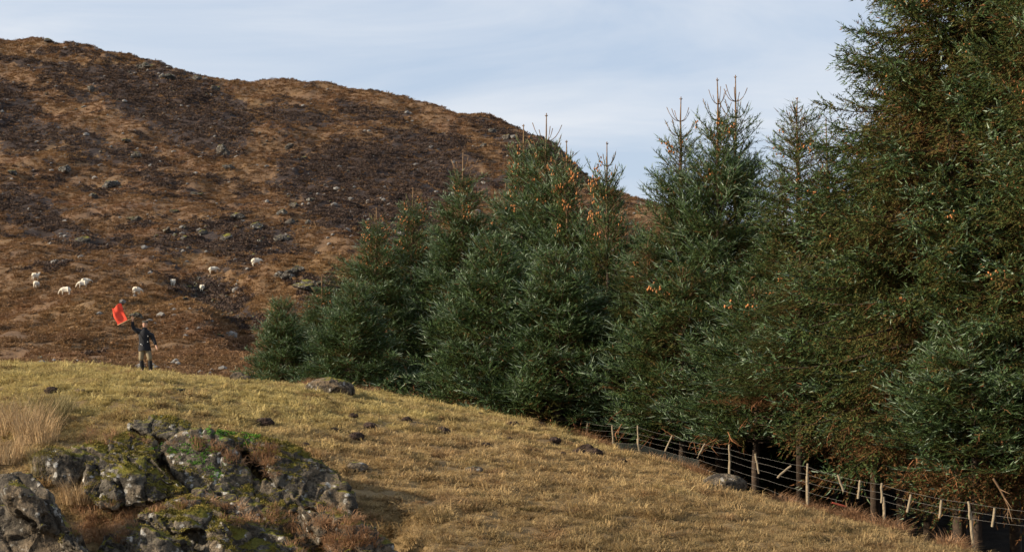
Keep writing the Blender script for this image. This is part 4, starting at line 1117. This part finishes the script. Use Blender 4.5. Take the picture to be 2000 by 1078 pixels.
# low dark tussocks standing out of the short turf
m, t, b = newmat('dark_tussock_blades'); M['tussock'] = m
leafy(t, b, ramp(t, noise(t, pos(t), 3.0, 4, .7), [(0.3, (0.05, 0.045, 0.014)), (0.55, (0.13, 0.105, 0.035)), (0.75, (0.24, 0.19, 0.075))]), .2)
for i, (px, py, wpx, lab) in enumerate(((832, 932, 40, 'dark tussock between the outcrop and the small flat stone'), (742, 935, 44, 'olive tussock beside the half sunk grey stone'), (930, 968, 34, 'low dark tussock below the small flat stone'), (1030, 995, 48, 'widest dark tussock low on the open slope'),
        (1018, 1068, 34, 'dark tussock at the bottom edge of the slope'), (1060, 990, 28, 'small tussock just right of the widest one'), (985, 1022, 26, 'small dark tussock low in the middle of the slope'), (1240, 910, 26, 'tussock just below the netting'),
        (322, 744, 54, 'tawny hummock of grass on the crest right beside the person'), (1590, 1030, 34, 'dark tussock on the right slope below the fence'), (1530, 1025, 26, 'small tussock left of the one below the fence'), (1180, 930, 24, 'small tussock under the trio of molehills'))):
    c = on_ground(px, py); r_ = wpx * c.y / FPX * .5
    V_ = tuft_mesh('grass_tussock', M['tussock'] if px != 322 else M['grass'], 150, r_, r_ * .62, .007, 1.05, 860 + i, .9)
    tag(link('grass_tussock', V_, None, c), lab, 'grass tussock', 'tussocks on the grass slope')

# ------------------------------------------------------------------ figures
DG = lambda: bpy.context.evaluated_depsgraph_get()
def skin(name, nodes, edges, root, mats, sub=2, smooth=True):
    """one continuous surface grown round a skeleton"""
    names = list(nodes); ix = {k: i for i, k in enumerate(names)}
    me = bpy.data.meshes.new(name)
    me.from_pydata([nodes[k][0] for k in names], [(ix[a_], ix[b_]) for a_, b_ in edges], [])
    o = bpy.data.objects.new(name, me); COL.objects.link(o)
    md = o.modifiers.new('skin', 'SKIN'); md.use_smooth_shade = smooth
    for k in names:
        r = nodes[k][1]; v = me.skin_vertices[0].data[ix[k]]
        v.radius = (r, r) if isinstance(r, (int, float)) else r
        v.use_root = (k == root)
    s = o.modifiers.new('sub', 'SUBSURF'); s.levels = sub; s.render_levels = sub
    m2 = bpy.data.meshes.new_from_object(o.evaluated_get(DG()))
    bpy.data.objects.remove(o)
    m2.name = name; m2.materials.clear()
    for m_ in mats: m2.materials.append(m_)
    for p_ in m2.polygons: p_.use_smooth = True
    return m2
def blob(name, c, dims, mat, parent, rot=(0, 0, 0), sub=3):
    V, F = ICO[sub]
    return link(name, mesh_np(name, V * np.array(dims), F, [mat], None, True), parent, c, rot)
M['skin'] = flat('skin', (0.52, 0.31, 0.22), 0.6, 0.06)
M['jacket'] = flat('black_jacket', (0.012, 0.013, 0.017), 0.8, 0.25, 5)
M['trouser'] = flat('khaki_trousers', (0.20, 0.165, 0.105), 0.9, 0.15, 6)
M['boot'] = flat('black_gaiters', (0.014, 0.015, 0.017), 0.6, 0.2, 6)
M['sole'] = flat('brown_boots', (0.10, 0.07, 0.045), 0.8, 0.2, 6)
M['cap'] = flat('grey_tweed_cap', (0.075, 0.068, 0.055), 0.9, 0.25, 40)
M['metal'] = flat('pale_metal_fitting', (0.6, 0.6, 0.58), 0.35, 0.05)
M['dark'] = flat('dark_eye', (0.02, 0.015, 0.012), 0.4, 0.05)
M['hair'] = flat('grey_hair', (0.20, 0.18, 0.16), 0.8, 0.2, 30)
fp = on_ground(285, 729); fp.z += 0.02
pr = link('person', None, None, fp)
tag(pr, 'person in black jacket and flat cap standing on the crest holding a red flag up', 'person')
Hn = {'pelvis': ((-.06, 0, .93), (.11, .15)), 'waist': ((-.07, 0, 1.10), (.105, .14)), 'chest': ((-.08, 0, 1.32), (.115, .165)), 'neckb': ((-.075, 0, 1.47), (.075, .07)), 'neck': ((-.065, -.01, 1.545), (.052, .056)),
      'jaw': ((-.06, -.03, 1.615), (.074, .084)), 'face': ((-.058, -.03, 1.68), (.084, .098)), 'crown': ((-.056, -.015, 1.755), (.076, .088)),
      'shl': ((-.24, 0, 1.395), .048), 'ell': ((-.46, -.05, 1.53), .045), 'wrl': ((-.475, -.09, 1.80), .028), 'pal': ((-.472, -.10, 1.875), (.040, .022)),
      'shr': ((.10, 0, 1.375), .048), 'elr': ((.25, -.01, 1.15), .045), 'wrr': ((.355, -.07, .92), .028), 'par': ((.385, -.09, .845), (.022, .040)),
      'hil': ((-.15, 0, .86), .095), 'knl': ((-.165, -.05, .48), .058), 'anl': ((-.125, .02, .09), .042), 'tol': ((-.14, -.16, .035), (.04, .03)),
      'hir': ((.04, 0, .86), .095), 'knr': ((.135, -.06, .48), .058), 'anr': ((.165, .03, .09), .042), 'tor': ((.19, -.15, .035), (.04, .03))}
He = [('pelvis', 'waist'), ('waist', 'chest'), ('chest', 'neckb'), ('neckb', 'neck'), ('neck', 'jaw'), ('jaw', 'face'), ('face', 'crown'), ('chest', 'shl'), ('shl', 'ell'), ('ell', 'wrl'), ('wrl', 'pal'), ('chest', 'shr'), ('shr', 'elr'),
      ('elr', 'wrr'), ('wrr', 'par'), ('pelvis', 'hil'), ('hil', 'knl'), ('knl', 'anl'), ('anl', 'tol'), ('pelvis', 'hir'), ('hir', 'knr'), ('knr', 'anr'), ('anr', 'tor')]
def fingers(pfx, palm, tip, curl, across, ln):
    palm, tip, curl, across = map(Vector, (palm, tip, curl, across))
    for i, (s, f) in enumerate(((-.026, .88), (-.009, 1.0), (.009, .96), (.026, .75))):
        a0 = palm + across * s + tip * .015; a1 = palm + across * s + tip * (.035 + ln * .3 * f) + curl * .008
        a2 = a1 + (tip * .4 + curl * .8) * ln * .38 * f; a3 = a2 + (curl * .8 - tip * .5) * ln * .28 * f
        for j, q in enumerate((a0, a1, a2, a3)): Hn[f'{pfx}{i}{j}'] = (tuple(q), .0105 - .0012 * j)
        He.extend([('pal' if pfx == 'L' else 'par', f'{pfx}{i}0')] + [(f'{pfx}{i}{j}', f'{pfx}{i}{j + 1}') for j in range(3)])
    b0 = palm + across * -.034 - tip * .02; b1 = b0 + across * -.022 + tip * .025 + curl * .02; b2 = b1 + tip * .03 + curl * .03
    for j, q in enumerate((b0, b1, b2)): Hn[f'{pfx}t{j}'] = (tuple(q), .0125 - .0015 * j)
    He.extend([('pal' if pfx == 'L' else 'par', f'{pfx}t0'), (f'{pfx}t0', f'{pfx}t1'), (f'{pfx}t1', f'{pfx}t2')])
fingers('L', Hn['pal'][0], (0, 0, 1), (0, -1, 0), (-1, 0, 0), .10)
fingers('R', Hn['par'][0], (.38, -.2, -.9), (-.4, -.55, -.1), (.2, -.95, .15), .10)
body = link('body', skin('body', Hn, He, 'pelvis', [M['skin']]), pr)
blob('nose', (-.060, -.128, 1.665), (.014, .02, .022), M['skin'], body)
for sx_ in (-1, 1):
    blob('ear', (-.058 + sx_ * .078, -.02, 1.675), (.012, .022, .034), M['skin'], body)
    blob('eye', (-.058 + sx_ * .030, -.113, 1.690), (.012, .008, .008), M['dark'], body)
    blob('eyebrow', (-.058 + sx_ * .030, -.114, 1.706), (.020, .007, .004), M['hair'], body)
blob('mouth', (-.060, -.112, 1.622), (.024, .008, .006), flat('lips', (.33, .14, .11), .6, .05), body)
blob('hair', (-.056, .012, 1.715), (.083, .088, .062), M['hair'], pr)
RING = [(.755, -.060, .228, .172), (.80, -.060, .226, .170), (.90, -.062, .205, .150), (1.0, -.066, .190, .138), (1.12, -.070, .182, .132), (1.26, -.076, .200, .138), (1.36, -.079, .205, .136), (1.44, -.078, .175, .118), (1.49, -.074, .115, .092), (1.53, -.070, .080, .078), (1.57, -.068, .082, .080)]
an_ = np.arange(28) * 2 * math.pi / 28
JV = np.array([(cx + a_ * math.cos(q) * (1 + .02 * math.sin(5 * q + 9 * z)), b_ * math.sin(q) * (1 + .03 * math.sin(7 * q - 14 * z)) - .004, z + .012 * math.sin(3 * q)) for z, cx, a_, b_ in RING for q in an_])
i_ = np.arange(len(RING) - 1)[:, None] * 28; j_ = np.arange(28)[None]
JF = [np.stack([i_ + j_, i_ + (j_ + 1) % 28, i_ + 28 + (j_ + 1) % 28, i_ + 28 + j_], -1).reshape(-1, 4)]
JVs = [JV]; n_ = len(JV)
for nodes in ({'a': ((-.14, 0, 1.38), .10), 's': ((-.25, 0, 1.42), .110), 'm': ((-.36, -.03, 1.475), .080), 'e': ((-.46, -.05, 1.54), .076), 'f': ((-.47, -.07, 1.66), .066), 'c': ((-.473, -.087, 1.785), .058)},
              {'a': ((.0, 0, 1.375), .10), 's': ((.11, 0, 1.40), .112), 'm': ((.185, 0, 1.28), .092), 'e': ((.25, -.01, 1.15), .075), 'f': ((.30, -.035, 1.05), .066), 'c': ((.348, -.062, .94), .058)}):
    k_ = list(nodes); sm_ = skin('sleeve', nodes, list(zip(k_[:-1], k_[1:])), 's', [M['jacket']])
    v_ = np.empty(len(sm_.vertices) * 3, np.float32); sm_.vertices.foreach_get('co', v_); v_ = v_.reshape(-1, 3)
    JF.append(np.array([list(p_.vertices) for p_ in sm_.polygons if len(p_.vertices) == 4]) + n_); JVs.append(v_); n_ += len(v_)
link('jacket', mesh_np('jacket', np.vstack(JVs), np.vstack(JF), [M['jacket']], None, True), pr)
Tn = {'t': ((-.065, 0, 1.05), (.115, .155)), 'w': ((-.06, 0, .93), (.125, .17)), 'hl': ((-.15, 0, .80), (.130, .12)), 'kl': ((-.165, -.05, .50), (.098, .095)), 'cl': ((-.155, -.03, .40), (.095, .09)), 'hr': ((.04, 0, .80), (.130, .12)), 'kr': ((.135, -.06, .50), (.098, .095)), 'c2': ((.140, -.04, .40), (.095, .09))}
link('trousers', skin('trousers', Tn, [('t', 'w'), ('w', 'hl'), ('hl', 'kl'), ('kl', 'cl'), ('w', 'hr'), ('hr', 'kr'), ('kr', 'c2')], 'w', [M['trouser']]), pr)
for kx, ax, tx in ((-.16, -.125, -.14), (.138, .165, .19)):
    link('gaiter', skin('gaiter', {'a': ((kx, -.035, .44), .082), 'b': ((kx * .6 + ax * .4, -.02, .30), .080), 'c': ((ax, .015, .12), .066), 'd': ((ax, .0, .06), .068)}, [('a', 'b'), ('b', 'c'), ('c', 'd')], 'b', [M['boot']]), pr)
    link('boot', skin('boot', {'a': ((ax, .06, .05), .055), 'b': ((ax, -.02, .055), .058), 'c': ((tx, -.13, .04), (.055, .04)), 'd': ((tx, -.19, .032), (.045, .03))}, [('a', 'b'), ('b', 'c'), ('c', 'd')], 'b', [M['sole']]), pr)
cp = link('flat_cap', skin('flat_cap', {'a': ((-.055, .06, 1.765), (.085, .045)), 'b': ((-.055, -.01, 1.785), (.105, .05)), 'c': ((-.057, -.10, 1.765), (.095, .03)), 'd': ((-.058, -.155, 1.742), (.07, .012))}, [('a', 'b'), ('b', 'c'), ('c', 'd')], 'b', [M['cap']]), pr)
blob('belt_pouch', (-.155, -.16, .985), (.028, .015, .022), M['metal'], pr); blob('buckle', (-.115, -.165, .945), (.014, .01, .014), M['metal'], pr)
blob('badge', (.075, -.125, 1.26), (.012, .006, .018), M['metal'], pr); blob('pocket_flap', (.075, -.145, 1.07), (.02, .01, .012), M['metal'], pr)
a = Acc(); a.tube([(-.20, -.10, 1.40), (-.19, -.155, 1.25), (-.155, -.175, 1.0)], .007, 4); link('strap', a.mesh('strap', [M['boot']]), pr)
# the flag
fl = link('flag', None, None, fp + Vector((-.472, -.12, 1.90)))
tag(fl, 'bright orange red flag on a short stick held up by the person', 'flag')
m, t, b = newmat('red_flag_cloth'); M['flag'] = m
leafy(t, b, ramp(t, noise(t, objpos(t), 3.0, 3), [(.3, (.80, .085, .045)), (.7, (.88, .13, .075))]), .3)
off = Vector((-.472, -.12, 1.90))
pa, pb_ = Vector((-.36, -.10, 1.955)) - off, Vector((-.97, -.24, 1.635)) - off
a = Acc(); a.tube([pa, (pa + pb_) / 2, pb_], .012, 6); link('flag_stick', a.mesh('flag_stick', [flat('pale_stick', (.5, .36, .2), .8, .15)]), fl)
c00, c10 = Vector((-.625, -.16, 1.83)) - off, Vector((-.985, -.245, 1.625)) - off
c01, c11 = Vector((-.90, -.02, 2.38)) - off, Vector((-1.24, -.10, 2.25)) - off
nu, nv = 22, 34
V = []
for j in range(nv + 1):
    for i in range(nu + 1):
        q, r_ = i / nu, j / nv
        p_ = c00 * (1 - q) * (1 - r_) + c10 * q * (1 - r_) + c01 * (1 - q) * r_ + c11 * q * r_
        wv_ = .060 * r_ * math.sin(q * 4.2 + r_ * 3.0) + .026 * math.sin(q * 9 - r_ * 5.0) * min(1, r_ * 3)
        sag = .07 * math.sin(r_ * math.pi) * (q - .35) + .03 * math.sin(r_ * 7 + 1) * q; V.append((p_.x + sag, p_.y + wv_, p_.z + .05 * math.sin(q * 5.5 + .6) * r_ - .03 * math.sin(r_ * math.pi) * q))
V = np.array(V); i_ = (np.arange(nv)[:, None] * (nu + 1) + np.arange(nu)[None])
F = np.stack([i_, i_ + 1, i_ + nu + 2, i_ + nu + 1], -1).reshape(-1, 4)
cl = link('flag_cloth', mesh_np('flag_cloth', V, F, [M['flag']], None, True), fl)
sm = cl.modifiers.new('thickness', 'SOLIDIFY'); sm.thickness = .004

# sheep: one continuous body each, three poses
m, t, b = newmat('white_fleece'); M['fleece'] = m
t.links.new(ramp(t, noise(t, objpos(t), 9.0, 5, .7), [(.3, (.50, .45, .35)), (.7, (.78, .73, .62))]), b.inputs['Base Color'])
bump(t, b, noise(t, objpos(t), 16.0, 4), .8, .05)
M['sheep_skin'] = flat('sheep_face', (.55, .47, .38), .8, .1)
def sheep_meshes(nk, hd, mz):
    n = {'rump': ((-.42, 0, .58), (.22, .24)), 'hip': ((-.25, 0, .60), (.27, .28)), 'mid': ((.02, 0, .58), (.29, .30)), 'chest': ((.27, 0, .60), (.25, .27)), 'shoulder': ((.40, 0, .65), (.18, .21)), 'neck': (nk, (.11, .12)), 'head': (hd, (.078, .085)), 'muzzle': (mz, (.048, .052)), 'tail': ((-.60, 0, .50), .045)}
    e = [('rump', 'hip'), ('hip', 'mid'), ('mid', 'chest'), ('chest', 'shoulder'), ('shoulder', 'neck'), ('neck', 'head'), ('head', 'muzzle'), ('rump', 'tail')]
    for s in (-1, 1):
        q = 'l' if s < 0 else 'r'
        n.update({'t' + q: ((-.33, s * .12, .42), .10), 'h' + q: ((-.43, s * .12, .26), .042), 'f' + q: ((-.38, s * .12, .03), .034), 's' + q: ((.30, s * .11, .40), .075), 'w' + q: ((.31, s * .11, .22), .040), 'g' + q: ((.31, s * .11, .03), .034)})
        e += [('hip', 't' + q), ('t' + q, 'h' + q), ('h' + q, 'f' + q), ('chest', 's' + q), ('s' + q, 'w' + q), ('w' + q, 'g' + q)]
    return skin('sheep', n, e, 'mid', [M['fleece']]), hd, mz
POSE = {'graze': sheep_meshes((.58, 0, .52), (.72, 0, .26), (.79, 0, .12)), 'stand': sheep_meshes((.56, 0, .80), (.66, 0, .97), (.80, 0, .92)), 'half': sheep_meshes((.62, 0, .62), (.78, 0, .50), (.88, 0, .40))}
earV = mesh_np('ear', ICO[2][0] * np.array([.03, .075, .04]), ICO[2][1], [M['sheep_skin']], None, True)
nosV = mesh_np('muzzle', ICO[2][0] * np.array([.065, .045, .048]), ICO[2][1], [M['sheep_skin']], None, True)
for px, py, pose, yaw, sc, lab in (
        (69, 549, 'stand', 60, 1.0, 'upper white sheep of the far left pair, head up'), (71, 564, 'graze', 75, .95, 'lower white sheep of the far left pair, grazing uphill'), (128, 577, 'graze', 180, 1.08, 'white sheep grazing side on, alone between the two pairs'),
        (161, 566, 'graze', 190, 1.0, 'front white sheep of the overlapping pair'), (167, 558, 'half', 10, .95, 'rear white sheep of the overlapping pair'), (267, 577, 'half', 50, .95, 'white sheep alone above the red flag'),
        (338, 562, 'graze', 95, 1.05, 'white sheep seen from behind left of the stream gully'), (395, 573, 'graze', 85, 1.0, 'white sheep at the edge of the stony gully'), (417, 538, 'half', 15, 1.0, 'white sheep walking above the gully, second highest'),
        (501, 521, 'half', 28, 1.15, 'highest white sheep, climbing onto the rocky knoll')):
    c = on_ground(px, py, 104)
    me, hd, mz = POSE[pose]
    e = link('sheep', None, None, c + Vector((0, 0, .02)), (0, R(-8 if px > 400 else 0), R(yaw)), (sc, sc, sc))
    tag(e, lab, 'sheep', 'white sheep grazing at the foot of the hill')
    bd = link('body', me, e)
    for s in (-1, 1): link('ear', earV, e, (hd[0] - .03, s * .11, hd[2] + .05), (R(20 * s), 0, 0))
    link('muzzle', nosV, e, mz, (0, math.atan2(hd[2] - mz[2], mz[0] - hd[0]), 0))

# ------------------------------------------------------------------ grass, moor grass and heather
rng = np.random.default_rng(7)
nG = 210000
Yg = np.sqrt(rng.uniform(31.0 ** 2, 84.0 ** 2, nG)); ug = rng.uniform(-0.345, 0.345, nG)
Xg = ug * Yg
keep = (Yg < lerp_u(T_Y, ug) + 2.2 - 1.6 * lerp_u(T_right, ug)) & (fbm2(Xg / 1.1, Yg / 1.1, 3, 91) > -0.5) & (fbm2(Xg / 0.5, Yg / 0.65, 3, 97, .6) > -.42)
for mx_, my_, ms_ in MOUND: keep &= (Xg - mx_) ** 2 + ((Yg - my_) / 2.2) ** 2 > (1.1 * ms_) ** 2
Xg, Yg = Xg[keep], Yg[keep]
Pg = np.stack([Xg, Yg, ground(Xg, Yg)], 1)
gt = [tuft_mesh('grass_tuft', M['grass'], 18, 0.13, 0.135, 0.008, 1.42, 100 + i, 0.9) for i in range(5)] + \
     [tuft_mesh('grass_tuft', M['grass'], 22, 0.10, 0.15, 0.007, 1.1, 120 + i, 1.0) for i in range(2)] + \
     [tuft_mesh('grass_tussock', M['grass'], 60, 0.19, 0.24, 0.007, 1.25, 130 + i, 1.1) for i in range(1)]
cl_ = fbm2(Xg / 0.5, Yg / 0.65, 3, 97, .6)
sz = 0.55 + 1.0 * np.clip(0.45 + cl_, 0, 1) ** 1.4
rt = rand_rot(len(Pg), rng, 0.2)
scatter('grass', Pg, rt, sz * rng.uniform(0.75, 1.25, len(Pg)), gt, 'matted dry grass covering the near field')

# moor: tussocks on the open parts, heather bushes on the dark parts
X, Y, Z, h = hill_points(200000, 11)
k = ((h < 0.55) | (np.random.default_rng(4).uniform(0, 1, len(X)) < .35)) & (fbm2(X / 3, Y / 3, 3, 15) > -0.42)
P = np.stack([X, Y, Z], 1)[k]
mt = [tuft_mesh('moor_tuft', M['moor_grass'], 14, 0.30, 0.50, 0.045, 0.95, 140 + i, 0.8) for i in range(4)]
r2 = np.random.default_rng(3)
scatter('moor_grass', P, rand_rot(len(P), r2), r2.uniform(0.5, 1.15, len(P)) * (0.6 + P[:, 1] / 520), mt, 'tawny moor grass on the hillside')
X, Y, Z, h = hill_points(150000, 12)
sl_, tl_ = 0.75 * X - 0.66 * Y, 0.66 * X + 0.75 * Y
hn_ = h * 1.0 + 0.75 * fbm2(X / 2.4, Y / 3.2, 3, 19) + 0.75 * fbm2(sl_ / 22, tl_ / 5, 4, 29) - .28 * (1 - sstep(165, 205, Y))
k = (hn_ > 0.50) & (np.random.default_rng(5).uniform(0, 1, len(X)) < .4 + 1.2 * (hn_ - .5))
P = np.stack([X, Y, Z], 1)[k]
ht = [clump_mesh('heather_bush', M['heather'], 52, 0.5, 0.40, 0.19, 160 + i) for i in range(4)]
scatter('heather', P, rand_rot(len(P), r2), r2.uniform(0.45, 1.1, len(P)) * (0.55 + P[:, 1] / 600), ht, 'dark brown heather in patches across the hillside')

# longer rusty grass where the turf meets the wood
rg = np.random.default_rng(51)
ue = rg.uniform(*[float(ray(x_, 800)[0]) for x_ in (590, 1880)], 2300)
Ye = lerp_u(T_Y, ue) + rg.uniform(-.5, 2.4, 2300) * np.where(ue < 0, 1.6, np.where(ue > .07, .25, 1))
k = fbm2(ue * 90, Ye / 2, 3, 5) > -.05
Pe = np.stack([ue * Ye, Ye, ground(ue * Ye, Ye)], 1)[k]
scatter('edge_grass', Pe, rand_rot(len(Pe), rg, .2), rg.uniform(.6, 1.5, len(Pe)), [tuft_mesh('edge_tuft', M['rust'], 40, .16, .42, .006, .7, 950 + i, .6) for i in range(3)], 'rusty grass along the edge of the wood')
